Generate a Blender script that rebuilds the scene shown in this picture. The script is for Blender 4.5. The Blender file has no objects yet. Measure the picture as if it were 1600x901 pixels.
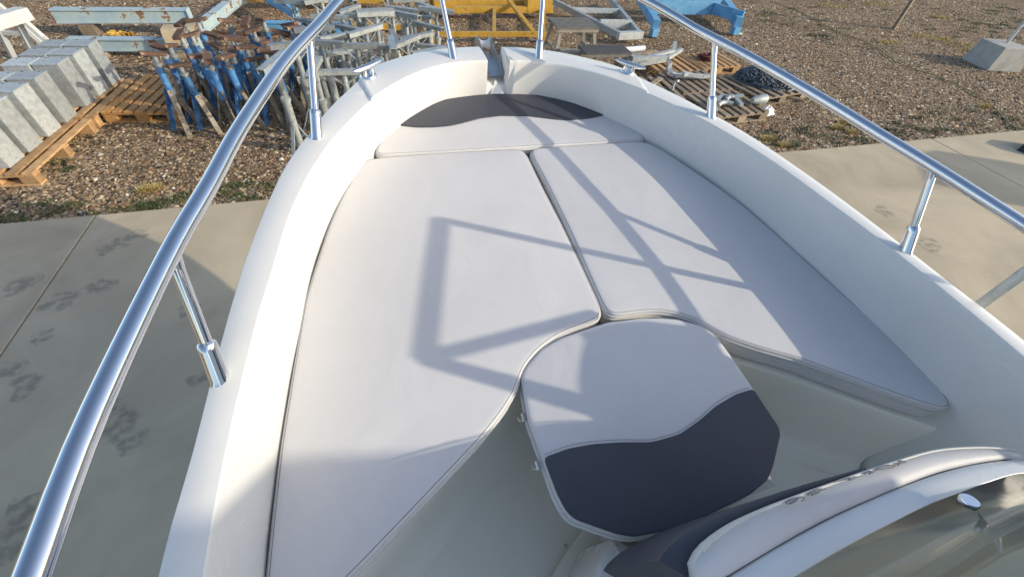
import bpy, bmesh, math, random
import numpy as np
from mathutils import Matrix, Vector

scene = bpy.context.scene
C = scene.collection
R = math.radians
random.seed(7)

# ------------------------------------------------------------------ camera
F_PX = 640.0
CAM_H = 2.6
# rows: world X (along the slab edge), Y (along the slab joints), Z, in camera axes (right, up, forward)
MCAM = np.array([[0.96735182, 0.14492975, 0.20790822],
                 [-0.24724205, 0.71994047, 0.64850373],
                 [0.05569406, 0.67873492, -0.73226845]])
u_, s_, v_ = np.linalg.svd(MCAM)
MCAM = u_ @ v_
cam = bpy.data.cameras.new("camera")
cam.sensor_width = 36.0
cam.lens = F_PX / 1600.0 * 36.0
cam.clip_start = 0.02
cam.clip_end = 500.0
cam_o = bpy.data.objects.new("camera", cam)
C.objects.link(cam_o)
mw = Matrix.Identity(4)
for i in range(3):
    mw[i][0] = MCAM[i, 0]
    mw[i][1] = MCAM[i, 1]
    mw[i][2] = -MCAM[i, 2]
mw[2][3] = CAM_H
cam_o.matrix_world = mw
scene.camera = cam_o

# ------------------------------------------------------------------ light
SUN_EL, SHADOW_AZ = R(22), R(28)
# direction in which the light travels
SUN = np.array([-math.cos(SHADOW_AZ), math.sin(SHADOW_AZ), -math.tan(SUN_EL)])
SUN /= np.linalg.norm(SUN)
world = bpy.data.worlds.new("World")
scene.world = world
world.use_nodes = True
wn = world.node_tree.nodes
sky = wn.new("ShaderNodeTexSky")
sky.sky_type = 'NISHITA'
sky.sun_disc = False
sky.sun_elevation = SUN_EL
sky.sun_rotation = math.atan2(-SUN[0], -SUN[1])
sky.air_density = 0.85
sky.dust_density = 1.4
sky.ozone_density = 0.6
bg = wn["Background"]
bg.inputs[1].default_value = 0.15
world.node_tree.links.new(sky.outputs[0], bg.inputs[0])
sl = bpy.data.lights.new("sun", 'SUN')
sl.energy = 2.15
sl.angle = R(0.53)
sl.color = (1.0, 0.91, 0.74)
so = bpy.data.objects.new("sun", sl)
C.objects.link(so)
so.rotation_euler = Vector(SUN).to_track_quat('-Z', 'Y').to_euler()
scene.view_settings.view_transform = 'Standard'
scene.view_settings.look = 'None'
scene.view_settings.gamma = 1.0
scene.view_settings.exposure = 0.67

# ------------------------------------------------------------------ pixel -> place
BROT = np.array([[0.9981215019783969, -0.042988674022648415, 0.04365135959123617],
                 [0.047681216324396786, 0.9924651560193118, -0.11286902009581185],
                 [-0.03847036389501668, 0.11473834578438541, 0.9926505644527925]])
BORG = np.array([0, 0, CAM_H]) + BROT @ np.array([0.591452807, 0, -1.0])
BM = Matrix.Identity(4)
for i in range(3):
    for j in range(3):
        BM[i][j] = BROT[i, j]
    BM[i][3] = BORG[i]
CAMB = np.array([-0.591452807, 0, 1.0])


def ray(u, v):
    return MCAM @ np.array([(u - 800) / F_PX, (450.5 - v) / F_PX, 1.0])


def G(u, v, z=0.0):
    """pixel -> point on the ground (or on a level plane z)"""
    d = ray(u, v)
    t = (z - CAM_H) / d[2]
    return Vector((d[0] * t, d[1] * t, z))


def B(u, v, z=0.0):
    """pixel -> point on the boat's cushion plane (boat axes)"""
    d = BROT.T @ ray(u, v)
    t = (z - 1.0) / d[2]
    p = CAMB + d * t
    return Vector(p)


def bw(p):
    return BM @ Vector(p)


# ------------------------------------------------------------------ helpers
def link(o, parent=None, mat=None):
    C.objects.link(o)
    if parent is not None:
        o.parent = parent
        o.matrix_parent_inverse = parent.matrix_world.inverted()
    if mat is not None:
        o.data.materials.clear()
        o.data.materials.append(mat)
    return o


def tag(o, label, cat, group=None, kind=None):
    if label: o["label"] = label
    if cat: o["category"] = cat
    if group: o["group"] = group
    if kind: o["kind"] = kind
    return o


def empty(name, mat4, label=None, cat=None, group=None):
    o = bpy.data.objects.new(name, None)
    o.empty_display_size = 0.1
    C.objects.link(o)
    o.matrix_world = mat4
    tag(o, label, cat, group)
    return o


def TR(x=0, y=0, z=0, rz=0, rx=0, ry=0):
    return Matrix.Translation((x, y, z)) @ Matrix.Rotation(rz, 4, 'Z') @ Matrix.Rotation(rx, 4, 'X') @ Matrix.Rotation(ry, 4, 'Y')


class MB:
    def __init__(self):
        self.v = []; self.f = []; self.sm = []

    def add(self, vs, fs, smooth=False):
        n = len(self.v)
        self.v += [tuple(p) for p in vs]
        self.f += [tuple(i + n for i in f) for f in fs]
        self.sm += [smooth] * len(fs)
        return self

    def box(self, c, s, m=None, ch=0.0):
        """box centred c, full size s; ch = chamfer of all the vertical-axis edges"""
        x, y, z = s[0] / 2, s[1] / 2, s[2] / 2
        if ch <= 0:
            vs = [Vector((sx * x, sy * y, sz * z)) for sz in (-1, 1) for sy in (-1, 1) for sx in (-1, 1)]
            fs = [(0, 2, 3, 1), (4, 5, 7, 6), (0, 1, 5, 4), (2, 6, 7, 3), (0, 4, 6, 2), (1, 3, 7, 5)]
        else:
            vs = []
            for zz, k in ((-z, 1), (-z + ch, 0), (z - ch, 0), (z, 1)):
                a = ch * k
                vs += [Vector((sx * (x - a), sy * (y - a), zz)) for sx, sy in ((-1, -1), (1, -1), (1, 1), (-1, 1))]
            fs = [(3, 2, 1, 0), (12, 13, 14, 15)]
            for r in range(3):
                for i in range(4):
                    j = (i + 1) % 4
                    fs.append((r * 4 + i, r * 4 + j, r * 4 + 4 + j, r * 4 + 4 + i))
        if m is not None:
            vs = [m @ p for p in vs]
        return self.add([p + Vector(c) for p in vs], fs)

    def bar(self, p0, p1, w, h, roll=0.0):
        """rectangular bar from p0 to p1, w across, h in its upright direction"""
        p0 = Vector(p0); p1 = Vector(p1)
        d = (p1 - p0).normalized()
        up = Vector((0, 0, 1)) if abs(d.z) < 0.95 else Vector((0, 1, 0))
        sx = d.cross(up).normalized(); uu = sx.cross(d)
        if roll:
            q = Matrix.Rotation(roll, 3, d); sx = q @ sx; uu = q @ uu
        vs = []
        for p in (p0, p1):
            for a, b2 in ((-1, -1), (1, -1), (1, 1), (-1, 1)):
                vs.append(p + sx * (a * w / 2) + uu * (b2 * h / 2))
        return self.add(vs, [(0, 1, 2, 3), (7, 6, 5, 4), (0, 4, 5, 1), (1, 5, 6, 2), (2, 6, 7, 3), (3, 7, 4, 0)])

    def tube(self, pts, r, n=12, cap=True):
        pts = [Vector(p) for p in pts]
        rs = r if isinstance(r, (list, tuple)) else [r] * len(pts)
        rings = []
        prev = None
        for i, p in enumerate(pts):
            d = (pts[min(i + 1, len(pts) - 1)] - pts[max(i - 1, 0)])
            d = d.normalized() if d.length > 1e-9 else Vector((0, 0, 1))
            if prev is None:
                a = Vector((0, 0, 1)) if abs(d.z) < 0.9 else Vector((1, 0, 0))
                x = d.cross(a).normalized()
            else:
                x = (prev - d * prev.dot(d)).normalized()
            prev = x
            y = d.cross(x)
            rings.append([p + (x * math.cos(2 * math.pi * k / n) + y * math.sin(2 * math.pi * k / n)) * rs[i] for k in range(n)])
        vs = [q for ring in rings for q in ring]
        fs = []
        for i in range(len(rings) - 1):
            for k in range(n):
                k2 = (k + 1) % n
                fs.append((i * n + k, i * n + k2, (i + 1) * n + k2, (i + 1) * n + k))
        self.add(vs, fs, True)
        if cap:
            self.add(rings[0], [tuple(reversed(range(n)))])
            self.add(rings[-1], [tuple(range(n))])
        return self

    def prism(self, poly, z0, z1):
        n = len(poly)
        vs = [(p[0], p[1], z0) for p in poly] + [(p[0], p[1], z1) for p in poly]
        fs = [tuple(reversed(range(n))), tuple(range(n, 2 * n))]
        for i in range(n):
            j = (i + 1) % n
            fs.append((i, j, n + j, n + i))
        return self.add(vs, fs)

    def mesh(self, name):
        me = bpy.data.meshes.new(name)
        me.from_pydata([tuple(p) for p in self.v], [], self.f)
        me.polygons.foreach_set("use_smooth", self.sm)
        me.update()
        return me

    def build(self, name, mat, parent=None, m=None, fix=True):
        me = self.mesh(name)
        if fix:
            bm = bmesh.new(); bm.from_mesh(me)
            bmesh.ops.recalc_face_normals(bm, faces=bm.faces)
            bm.to_mesh(me); bm.free()
        o = bpy.data.objects.new(name, me)
        me.materials.append(mat)
        C.objects.link(o)
        if m is not None:
            o.matrix_world = m
        if parent is not None:
            o.parent = parent
            o.matrix_parent_inverse = parent.matrix_world.inverted()
        return o


def copy_tree(o, mat4, label=None, group=None):
    """copy a thing (an Empty whose parts hold no inverse offset) with its parts and sub-parts"""
    def rec(src, parent):
        c = src.copy()
        C.objects.link(c)
        c.parent = parent
        c.matrix_parent_inverse = src.matrix_parent_inverse.copy()
        for ch in src.children:
            rec(ch, c)
        return c
    c = rec(o, None)
    c.matrix_world = mat4
    if label: c["label"] = label
    if group: c["group"] = group
    return c


def smoothcurve(pts, n):
    """Catmull-Rom through pts, n samples, even arc length"""
    P = [np.array(p, float) for p in pts]
    P = [2 * P[0] - P[1]] + P + [2 * P[-1] - P[-2]]
    out = []
    for i in range(1, len(P) - 2):
        for k in range(16):
            t = k / 16
            a, b, c, d = P[i - 1], P[i], P[i + 1], P[i + 2]
            out.append(0.5 * (2 * b + (c - a) * t + (2 * a - 5 * b + 4 * c - d) * t * t + (3 * b - a - 3 * c + d) * t ** 3))
    out.append(P[-2])
    return resample(out, n)


def resample(pts, n):
    pts = np.array(pts, float)
    d = np.r_[0, np.cumsum(np.linalg.norm(np.diff(pts, axis=0), axis=1))]
    t = np.linspace(0, d[-1], n)
    return np.array([[np.interp(x, d, pts[:, k]) for k in range(pts.shape[1])] for x in t])


# ------------------------------------------------------------------ materials
def pmat(name, c1, c2=None, scale=8.0, rough=0.5, metal=0.0, bump=0.0, bscale=None, c3=None, c3at=0.62, rvar=0.1, detail=6.0, spec=0.5, coat=0.0):
    m = bpy.data.materials.new(name)
    m.use_nodes = True
    nt = m.node_tree; N = nt.nodes; L = nt.links
    b = N["Principled BSDF"]
    b.inputs["Roughness"].default_value = rough
    b.inputs["Metallic"].default_value = metal
    b.inputs["Specular IOR Level"].default_value = spec
    b.inputs["Coat Weight"].default_value = coat
    tc = N.new("ShaderNodeTexCoord")
    nz = N.new("ShaderNodeTexNoise")
    nz.inputs["Scale"].default_value = scale
    nz.inputs["Detail"].default_value = detail
    nz.inputs["Roughness"].default_value = 0.62
    L.new(tc.outputs["Object"], nz.inputs["Vector"])
    ramp = N.new("ShaderNodeValToRGB")
    e = ramp.color_ramp.elements
    e[0].position = 0.36; e[0].color = (*c1, 1)
    e[1].position = 0.60; e[1].color = (*(c2 or c1), 1)
    if c3:
        x = e.new(c3at); x.color = (*c3, 1)
        y = e.new(min(c3at + 0.06, 1.0)); y.color = (*c3, 1)
    L.new(nz.outputs["Fac"], ramp.inputs["Fac"])
    L.new(ramp.outputs["Color"], b.inputs["Base Color"])
    if rvar:
        mr = N.new("ShaderNodeMapRange")
        mr.inputs["To Min"].default_value = max(rough - rvar, 0.02)
        mr.inputs["To Max"].default_value = min(rough + rvar, 1)
        L.new(nz.outputs["Fac"], mr.inputs["Value"])
        L.new(mr.outputs["Result"], b.inputs["Roughness"])
    if bump:
        n2 = N.new("ShaderNodeTexNoise")
        n2.inputs["Scale"].default_value = bscale or scale * 6
        n2.inputs["Detail"].default_value = 5
        L.new(tc.outputs["Object"], n2.inputs["Vector"])
        bp = N.new("ShaderNodeBump")
        bp.inputs["Strength"].default_value = bump
        bp.inputs["Distance"].default_value = 0.01
        L.new(n2.outputs["Fac"], bp.inputs["Height"])
        L.new(bp.outputs["Normal"], b.inputs["Normal"])
    return m


def vary(m, amt=0.25):
    """brightness differs from object to object"""
    nt = m.node_tree; N = nt.nodes; L = nt.links
    b = N["Principled BSDF"]
    src = b.inputs["Base Color"].links[0].from_socket
    oi = N.new("ShaderNodeObjectInfo")
    mr = N.new("ShaderNodeMapRange")
    mr.inputs["To Min"].default_value = 1 - amt
    mr.inputs["To Max"].default_value = 1 + amt
    L.new(oi.outputs["Random"], mr.inputs["Value"])
    hs = N.new("ShaderNodeHueSaturation")
    L.new(mr.outputs["Result"], hs.inputs["Value"])
    L.new(src, hs.inputs["Color"])
    L.new(hs.outputs["Color"], b.inputs["Base Color"])
    return m


def vinyl(name, c1, c2, fold=0.09):
    m = pmat(name, c1, c2, 2.2, 0.52, 0, 0, rvar=0.06, spec=0.4)
    nt = m.node_tree; N = nt.nodes; L = nt.links
    b = N["Principled BSDF"]
    tc = N.new("ShaderNodeTexCoord")
    a = N.new("ShaderNodeTexNoise"); a.inputs["Scale"].default_value = 4.0; a.inputs["Detail"].default_value = 5.0; a.inputs["Distortion"].default_value = 0.8
    g = N.new("ShaderNodeTexVoronoi"); g.inputs["Scale"].default_value = 420.0
    L.new(tc.outputs["Object"], a.inputs["Vector"]); L.new(tc.outputs["Object"], g.inputs["Vector"])
    b1 = N.new("ShaderNodeBump"); b1.inputs["Strength"].default_value = fold; b1.inputs["Distance"].default_value = 0.06
    b2 = N.new("ShaderNodeBump"); b2.inputs["Strength"].default_value = 0.12; b2.inputs["Distance"].default_value = 0.001
    L.new(a.outputs["Fac"], b1.inputs["Height"]); L.new(g.outputs["Distance"], b2.inputs["Height"])
    L.new(b1.outputs["Normal"], b2.inputs["Normal"]); L.new(b2.outputs["Normal"], b.inputs["Normal"])
    return m


M_gel = pmat("white_gelcoat", (0.72, 0.71, 0.665), (0.77, 0.76, 0.715), 2.4, 0.26, 0, 0.02, 40, rvar=0.07, coat=0.2)
M_liner = pmat("cream_liner_gelcoat", (0.84, 0.80, 0.67), (0.87, 0.835, 0.72), 3.0, 0.34, 0, 0.03, 60, rvar=0.08)
M_hull = pmat("hull_gelcoat", (0.74, 0.75, 0.74), (0.8, 0.8, 0.78), 2.0, 0.3)
M_rubber = pmat("black_rubber", (0.015, 0.015, 0.016), (0.03, 0.03, 0.03), 20, 0.6)
M_vinyl = vinyl("light_grey_vinyl", (0.61, 0.595, 0.58), (0.65, 0.635, 0.62))
M_dark = vinyl("charcoal_vinyl", (0.052, 0.055, 0.068), (0.066, 0.069, 0.082), 0.05)
M_pipe = pmat("pale_piping", (0.58, 0.56, 0.51), (0.64, 0.62, 0.57), 20, 0.45)
M_thread = pmat("thread", (0.16, 0.16, 0.17), (0.2, 0.2, 0.2), 90, 0.8)
M_chrome = pmat("polished_steel", (0.72, 0.73, 0.74), (0.77, 0.77, 0.77), 6, 0.045, 1.0, 0.0, rvar=0.02)
M_steel = pmat("brushed_steel", (0.55, 0.55, 0.54), (0.65, 0.65, 0.64), 12, 0.32, 1.0)
M_galv = vary(pmat("galvanised_steel", (0.36, 0.39, 0.39), (0.50, 0.53, 0.52), 14, 0.55, 0.25, 0.06, 60, c3=(0.30, 0.32, 0.31), c3at=0.68), 0.2)
M_galvd = vary(pmat("weathered_galvanised", (0.24, 0.265, 0.26), (0.38, 0.41, 0.40), 18, 0.62, 0.2, 0.1, 60, c3=(0.20, 0.15, 0.10), c3at=0.70), 0.25)
M_galvm = vary(pmat("dull_galvanised", (0.25, 0.275, 0.275), (0.40, 0.43, 0.425), 14, 0.5, 0.35, 0.08, 60, c3=(0.22, 0.20, 0.17), c3at=0.70), 0.25)
M_blue = vary(pmat("chipped_blue_paint", (0.022, 0.07, 0.19), (0.085, 0.25, 0.50), 9, 0.5, 0, 0.1, 50, c3=(0.36, 0.40, 0.40), c3at=0.615), 0.3)
M_skyblue = pmat("light_blue_paint", (0.10, 0.30, 0.52), (0.16, 0.40, 0.62), 5, 0.5, 0, 0.06, 50, c3=(0.24, 0.20, 0.15), c3at=0.74)
M_paleblue = pmat("faded_blue_rusty_paint", (0.33, 0.45, 0.52), (0.45, 0.53, 0.50), 5, 0.6, 0, 0.12, 40, c3=(0.25, 0.13, 0.07), c3at=0.63)
M_rust = vary(pmat("rust", (0.075, 0.04, 0.026), (0.17, 0.095, 0.06), 14, 0.85, 0, 0.3, 60, c3=(0.30, 0.20, 0.14), c3at=0.70), 0.3)
M_oldmetal = vary(pmat("brown_stained_steel", (0.13, 0.105, 0.075), (0.27, 0.24, 0.19), 12, 0.7, 0.1, 0.2, 60, c3=(0.10, 0.055, 0.03), c3at=0.64), 0.3)
M_yellow = pmat("yellow_paint", (0.44, 0.25, 0.03), (0.56, 0.33, 0.05), 6, 0.5, 0, 0.08, 50, c3=(0.22, 0.11, 0.04), c3at=0.71)
M_wood = vary(pmat("pallet_wood", (0.36, 0.20, 0.085), (0.52, 0.33, 0.16), 9, 0.8, 0, 0.25, 60, c3=(0.22, 0.13, 0.07), c3at=0.70), 0.28)
M_oldwood = vary(pmat("grey_old_wood", (0.19, 0.15, 0.11), (0.33, 0.26, 0.18), 9, 0.85, 0, 0.3, 60, c3=(0.10, 0.075, 0.05), c3at=0.68), 0.3)
M_brown = vary(pmat("stained_pallet_wood", (0.30, 0.145, 0.045), (0.45, 0.25, 0.09), 9, 0.75, 0, 0.25, 60, c3=(0.16, 0.08, 0.035), c3at=0.68), 0.3)
M_cast = pmat("cast_concrete", (0.33, 0.32, 0.29), (0.43, 0.42, 0.38), 5, 0.9, 0, 0.3, 60)
M_grate = pmat("weathered_aluminium", (0.25, 0.235, 0.19), (0.36, 0.33, 0.27), 14, 0.7, 0.2, 0.15, 80)
M_grated = pmat("dark_aluminium", (0.15, 0.145, 0.135), (0.23, 0.22, 0.20), 14, 0.65, 0.3, 0.15, 80)
M_paint = pmat("pale_grey_paint", (0.50, 0.51, 0.49), (0.60, 0.61, 0.58), 7, 0.6, 0, 0.06, 50, c3=(0.30, 0.27, 0.22), c3at=0.74)
M_card = pmat("tan_sheet", (0.42, 0.33, 0.20), (0.52, 0.42, 0.27), 5, 0.8, 0, 0.1, 40, c3=(0.26, 0.17, 0.09), c3at=0.72)
M_tarp = pmat("blue_tarpaulin", (0.02, 0.07, 0.26), (0.03, 0.11, 0.36), 6, 0.45, 0, 0.4, 14)
M_plastic = pmat("white_plastic", (0.70, 0.69, 0.66), (0.8, 0.79, 0.77), 10, 0.5, 0, 0.3, 25)
M_chain = pmat("chain_steel", (0.10, 0.115, 0.13), (0.22, 0.245, 0.27), 30, 0.5, 0.7)
M_redstuff = pmat("dark_red_rope", (0.05, 0.02, 0.02), (0.13, 0.035, 0.03), 20, 0.9, 0, 0.3)
M_hose = pmat("yellow_green_hose", (0.17, 0.16, 0.06), (0.30, 0.26, 0.11), 10, 0.6)
M_grass = pmat("weed_leaves", (0.045, 0.065, 0.02), (0.10, 0.12, 0.04), 9, 0.7)
M_straw = pmat("dry_straw", (0.45, 0.33, 0.12), (0.58, 0.46, 0.20), 9, 0.8)


def gravel_ground():
    m = bpy.data.materials.new("gravel_ground"); m.use_nodes = True
    nt = m.node_tree; N = nt.nodes; L = nt.links; b = N["Principled BSDF"]
    b.inputs["Roughness"].default_value = 0.9
    b.inputs["Specular IOR Level"].default_value = 0.25
    tc = N.new("ShaderNodeTexCoord")
    vo = N.new("ShaderNodeTexVoronoi"); vo.inputs["Scale"].default_value = 42
    L.new(tc.outputs["Object"], vo.inputs["Vector"])
    r = N.new("ShaderNodeValToRGB"); r.color_ramp.interpolation = 'LINEAR'
    e = r.color_ramp.elements
    cols = [(0.0, (0.045, 0.028, 0.016)), (0.25, (0.15, 0.095, 0.055)), (0.5, (0.29, 0.195, 0.115)), (0.75, (0.41, 0.30, 0.19)), (1.0, (0.60, 0.48, 0.34))]
    e[0].position, e[0].color = cols[0][0], (*cols[0][1], 1)
    e[1].position, e[1].color = cols[-1][0], (*cols[-1][1], 1)
    for p, c in cols[1:-1]:
        x = e.new(p); x.color = (*c, 1)
    sp = N.new("ShaderNodeSeparateColor"); L.new(vo.outputs["Color"], sp.inputs["Color"])
    L.new(sp.outputs[0], r.inputs["Fac"])
    n1 = N.new("ShaderNodeTexNoise"); n1.inputs["Scale"].default_value = 0.55; n1.inputs["Detail"].default_value = 7; n1.inputs["Roughness"].default_value = 0.65
    L.new(tc.outputs["Object"], n1.inputs["Vector"])
    r1 = N.new("ShaderNodeValToRGB"); r1.color_ramp.elements[0].position = 0.47; r1.color_ramp.elements[1].position = 0.62
    L.new(n1.outputs["Fac"], r1.inputs["Fac"])
    soil = N.new("ShaderNodeMix"); soil.data_type = 'RGBA'; soil.inputs[7].default_value = (0.13, 0.095, 0.05, 1)
    mu = N.new("ShaderNodeMath"); mu.operation = 'MULTIPLY'; mu.inputs[1].default_value = 0.65
    L.new(r1.outputs["Color"], mu.inputs[0]); L.new(mu.outputs[0], soil.inputs[0]); L.new(r.outputs["Color"], soil.inputs[6])
    L.new(soil.outputs[2], b.inputs["Base Color"])
    bp = N.new("ShaderNodeBump"); bp.inputs["Strength"].default_value = 0.9; bp.inputs["Distance"].default_value = 0.02; bp.invert = True
    L.new(vo.outputs["Distance"], bp.inputs["Height"]); L.new(bp.outputs["Normal"], b.inputs["Normal"])
    return m


def pebble_mat():
    m = bpy.data.materials.new("pebbles"); m.use_nodes = True
    nt = m.node_tree; N = nt.nodes; L = nt.links; b = N["Principled BSDF"]
    b.inputs["Roughness"].default_value = 0.8
    at = N.new("ShaderNodeAttribute"); at.attribute_name = "col"
    L.new(at.outputs["Color"], b.inputs["Base Color"])
    return m


STAINS = [(40, 440, .16), (25, 450, .13), (95, 470, .17), (80, 478, .13), (150, 448, .15), (170, 445, .12), (190, 378, .16), (215, 366, .14), (165, 390, .12),
          (10, 580, .15), (40, 600, .14), (30, 615, .1), (185, 665, .16), (165, 650, .16), (205, 690, .12), (295, 485, .10), (35, 795, .13), (55, 782, .10), (310, 590, .10), (60, 530, .1),
          (20, 850, .16), (1330, 345, .13), (1450, 380, .22), (1380, 330, .16), (1470, 455, .35), (1300, 230, .12)]


def concrete_mat():
    m = bpy.data.materials.new("trowelled_concrete"); m.use_nodes = True
    nt = m.node_tree; N = nt.nodes; L = nt.links; b = N["Principled BSDF"]
    b.inputs["Roughness"].default_value = 0.85
    b.inputs["Specular IOR Level"].default_value = 0.3
    ge = N.new("ShaderNodeNewGeometry")
    n0 = N.new("ShaderNodeTexNoise"); n0.inputs["Scale"].default_value = 1.1; n0.inputs["Detail"].default_value = 9; n0.inputs["Roughness"].default_value = 0.6; n0.inputs["Distortion"].default_value = 0.6
    L.new(ge.outputs["Position"], n0.inputs["Vector"])
    r = N.new("ShaderNodeValToRGB"); e = r.color_ramp.elements
    e[0].position = 0.3; e[0].color = (0.41, 0.34, 0.235, 1)
    e[1].position = 0.7; e[1].color = (0.61, 0.51, 0.35, 1)
    L.new(n0.outputs["Fac"], r.inputs["Fac"])
    nd = N.new("ShaderNodeTexNoise"); nd.inputs["Scale"].default_value = 9; nd.inputs["Detail"].default_value = 4
    L.new(ge.outputs["Position"], nd.inputs["Vector"])
    ad = N.new("ShaderNodeVectorMath"); ad.operation = 'MULTIPLY_ADD'
    ad.inputs[1].default_value = (0.2, 0.2, 0.0); 
    L.new(nd.outputs["Color"], ad.inputs[0]); L.new(ge.outputs["Position"], ad.inputs[2])
    acc = None
    for i, (u, v, rad) in enumerate(STAINS):
        p = G(u, v)
        di = N.new("ShaderNodeVectorMath"); di.operation = 'DISTANCE'
        di.inputs[1].default_value = (p.x + 0.1, p.y + 0.1, 0.0)
        L.new(ad.outputs[0], di.inputs[0])
        mr = N.new("ShaderNodeMapRange"); mr.inputs["From Min"].default_value = rad * 0.5; mr.inputs["From Max"].default_value = rad * 0.72
        mr.inputs["To Min"].default_value = 1.0; mr.inputs["To Max"].default_value = 0.0
        L.new(di.outputs["Value"], mr.inputs["Value"])
        if acc is None:
            acc = mr.outputs["Result"]
        else:
            mx = N.new("ShaderNodeMath"); mx.operation = 'MAXIMUM'
            L.new(acc, mx.inputs[0]); L.new(mr.outputs["Result"], mx.inputs[1]); acc = mx.outputs[0]
    ns = N.new("ShaderNodeTexNoise"); ns.inputs["Scale"].default_value = 16; ns.inputs["Detail"].default_value = 4
    L.new(ge.outputs["Position"], ns.inputs["Vector"])
    m2 = N.new("ShaderNodeMath"); m2.operation = 'MULTIPLY'; L.new(acc, m2.inputs[0])
    rs = N.new("ShaderNodeMapRange"); rs.inputs["From Min"].default_value = 0.40; rs.inputs["From Max"].default_value = 0.58; rs.inputs["To Min"].default_value = 0.06; rs.inputs["To Max"].default_value = 0.45
    L.new(ns.outputs["Fac"], rs.inputs["Value"]); L.new(rs.outputs["Result"], m2.inputs[1])
    mix = N.new("ShaderNodeMix"); mix.data_type = 'RGBA'; mix.inputs[7].default_value = (0.10, 0.098, 0.095, 1)
    L.new(m2.outputs[0], mix.inputs[0]); L.new(r.outputs["Color"], mix.inputs[6])
    L.new(mix.outputs[2], b.inputs["Base Color"])
    nb = N.new("ShaderNodeTexNoise"); nb.inputs["Scale"].default_value = 70; nb.inputs["Detail"].default_value = 5
    L.new(ge.outputs["Position"], nb.inputs["Vector"])
    bp = N.new("ShaderNodeBump"); bp.inputs["Strength"].default_value = 0.12; bp.inputs["Distance"].default_value = 0.01
    L.new(nb.outputs["Fac"], bp.inputs["Height"]); L.new(bp.outputs["Normal"], b.inputs["Normal"])
    return m


def glass_mat():
    m = bpy.data.materials.new("smoked_acrylic"); m.use_nodes = True
    b = m.node_tree.nodes["Principled BSDF"]
    b.inputs["Base Color"].default_value = (0.42, 0.43, 0.35, 1)
    b.inputs["Roughness"].default_value = 0.06
    b.inputs["Transmission Weight"].default_value = 1.0
    b.inputs["IOR"].default_value = 1.45
    return m


M_ground = gravel_ground(); M_peb = pebble_mat(); M_conc = concrete_mat(); M_glass = glass_mat()

# ================================================================== setting
EDGE_Y = 4.01
mb = MB()
mb.add([(-120, -120, -0.03), (200, -120, -0.03), (200, 200, -0.03), (-120, 200, -0.03)], [(0, 1, 2, 3)])
ground = mb.build("ground", M_ground); ground["kind"] = "structure"

pave = empty("pavement", TR(2.0, 0, 0)); pave["kind"] = "structure"
xs = [-13.5, -8.2, -2.92, 2.35, 7.62, 12.9, 18.2]
ys = [-7.3, -1.6, EDGE_Y]
for i in range(len(xs) - 1):
    for j in range(2):
        x0, x1, y0, y1 = xs[i] + .006, xs[i + 1] - .006, ys[j] + .006, ys[j + 1] - (.006 if j == 0 else 0)
        mb = MB().box(((x0 + x1) / 2, (y0 + y1) / 2, -0.06), (x1 - x0, y1 - y0, 0.12), ch=0.006)
        mb.build("slab", M_conc, pave)

# gravel stones, nobody could count them
rng = np.random.default_rng(3)


def pebbles(n):
    P = []
    while len(P) < n:
        k = 60000
        x = rng.uniform(-9, 20, k); y = EDGE_Y + 0.02 + (15 - EDGE_Y) * rng.uniform(0, 1, k) ** 1.5
        ok = (x > -0.62 * y - 1.6) & (x < 1.85 * y + 2.2)
        P += list(zip(x[ok], y[ok]))
    P = np.array(P[:n])
    base = np.array([[1, 0, 0], [0.1, 1, 0.1], [-1, 0.1, 0], [0, -1, 0.05], [0.1, 0.05, 0.8]])
    faces = np.array([[0, 1, 4], [1, 2, 4], [2, 3, 4], [3, 0, 4]])
    s = rng.gamma(2.4, 0.0044, n) + 0.004
    a = rng.uniform(0, 2 * np.pi, n)
    el = rng.uniform(0.6, 1.0, n)
    V = np.repeat(base[None], n, 0) + rng.normal(0, 0.16, (n, 5, 3))
    V = V * s[:, None, None]
    V[:, :, 1] *= el[:, None]
    V[:, :, 2] *= 0.75
    c, sn = np.cos(a)[:, None], np.sin(a)[:, None]
    X = V[:, :, 0] * c - V[:, :, 1] * sn + P[:, 0:1]
    Y = V[:, :, 0] * sn + V[:, :, 1] * c + P[:, 1:2]
    Z = V[:, :, 2] - 0.03
    vs = np.stack([X, Y, Z], -1).reshape(-1, 3)
    fs = (faces[None] + (np.arange(n) * 5)[:, None, None]).reshape(-1, 3)
    me = bpy.data.meshes.new("gravel")
    me.vertices.add(len(vs)); me.vertices.foreach_set("co", vs.ravel())
    me.loops.add(fs.size); me.loops.foreach_set("vertex_index", fs.ravel())
    me.polygons.add(len(fs)); me.polygons.foreach_set("loop_start", np.arange(0, fs.size, 3)); me.polygons.foreach_set("loop_total", np.full(len(fs), 3))
    me.update()
    pal = np.array([(0.05, 0.031, 0.017), (0.24, 0.15, 0.073), (0.40, 0.27, 0.145), (0.55, 0.41, 0.245), (0.31, 0.25, 0.165), (0.78, 0.66, 0.47), (0.30, 0.155, 0.07)])
    idx = rng.choice(len(pal), n, p=[.14, .22, .24, .16, .09, .06, .09])
    col = pal[idx] * rng.uniform(0.75, 1.2, (n, 1))
    at = me.attributes.new("col", 'FLOAT_COLOR', 'POINT')
    cc = np.ones((n, 5, 4)); cc[:, :, :3] = col[:, None]
    at.data.foreach_set("color", cc.ravel())
    me.materials.append(M_peb)
    o = bpy.data.objects.new("gravel", me)
    C.objects.link(o)
    tag(o, "brown and tan gravel stones strewn beyond the concrete slabs", "gravel", kind="stuff")


pebbles(190000)


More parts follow.
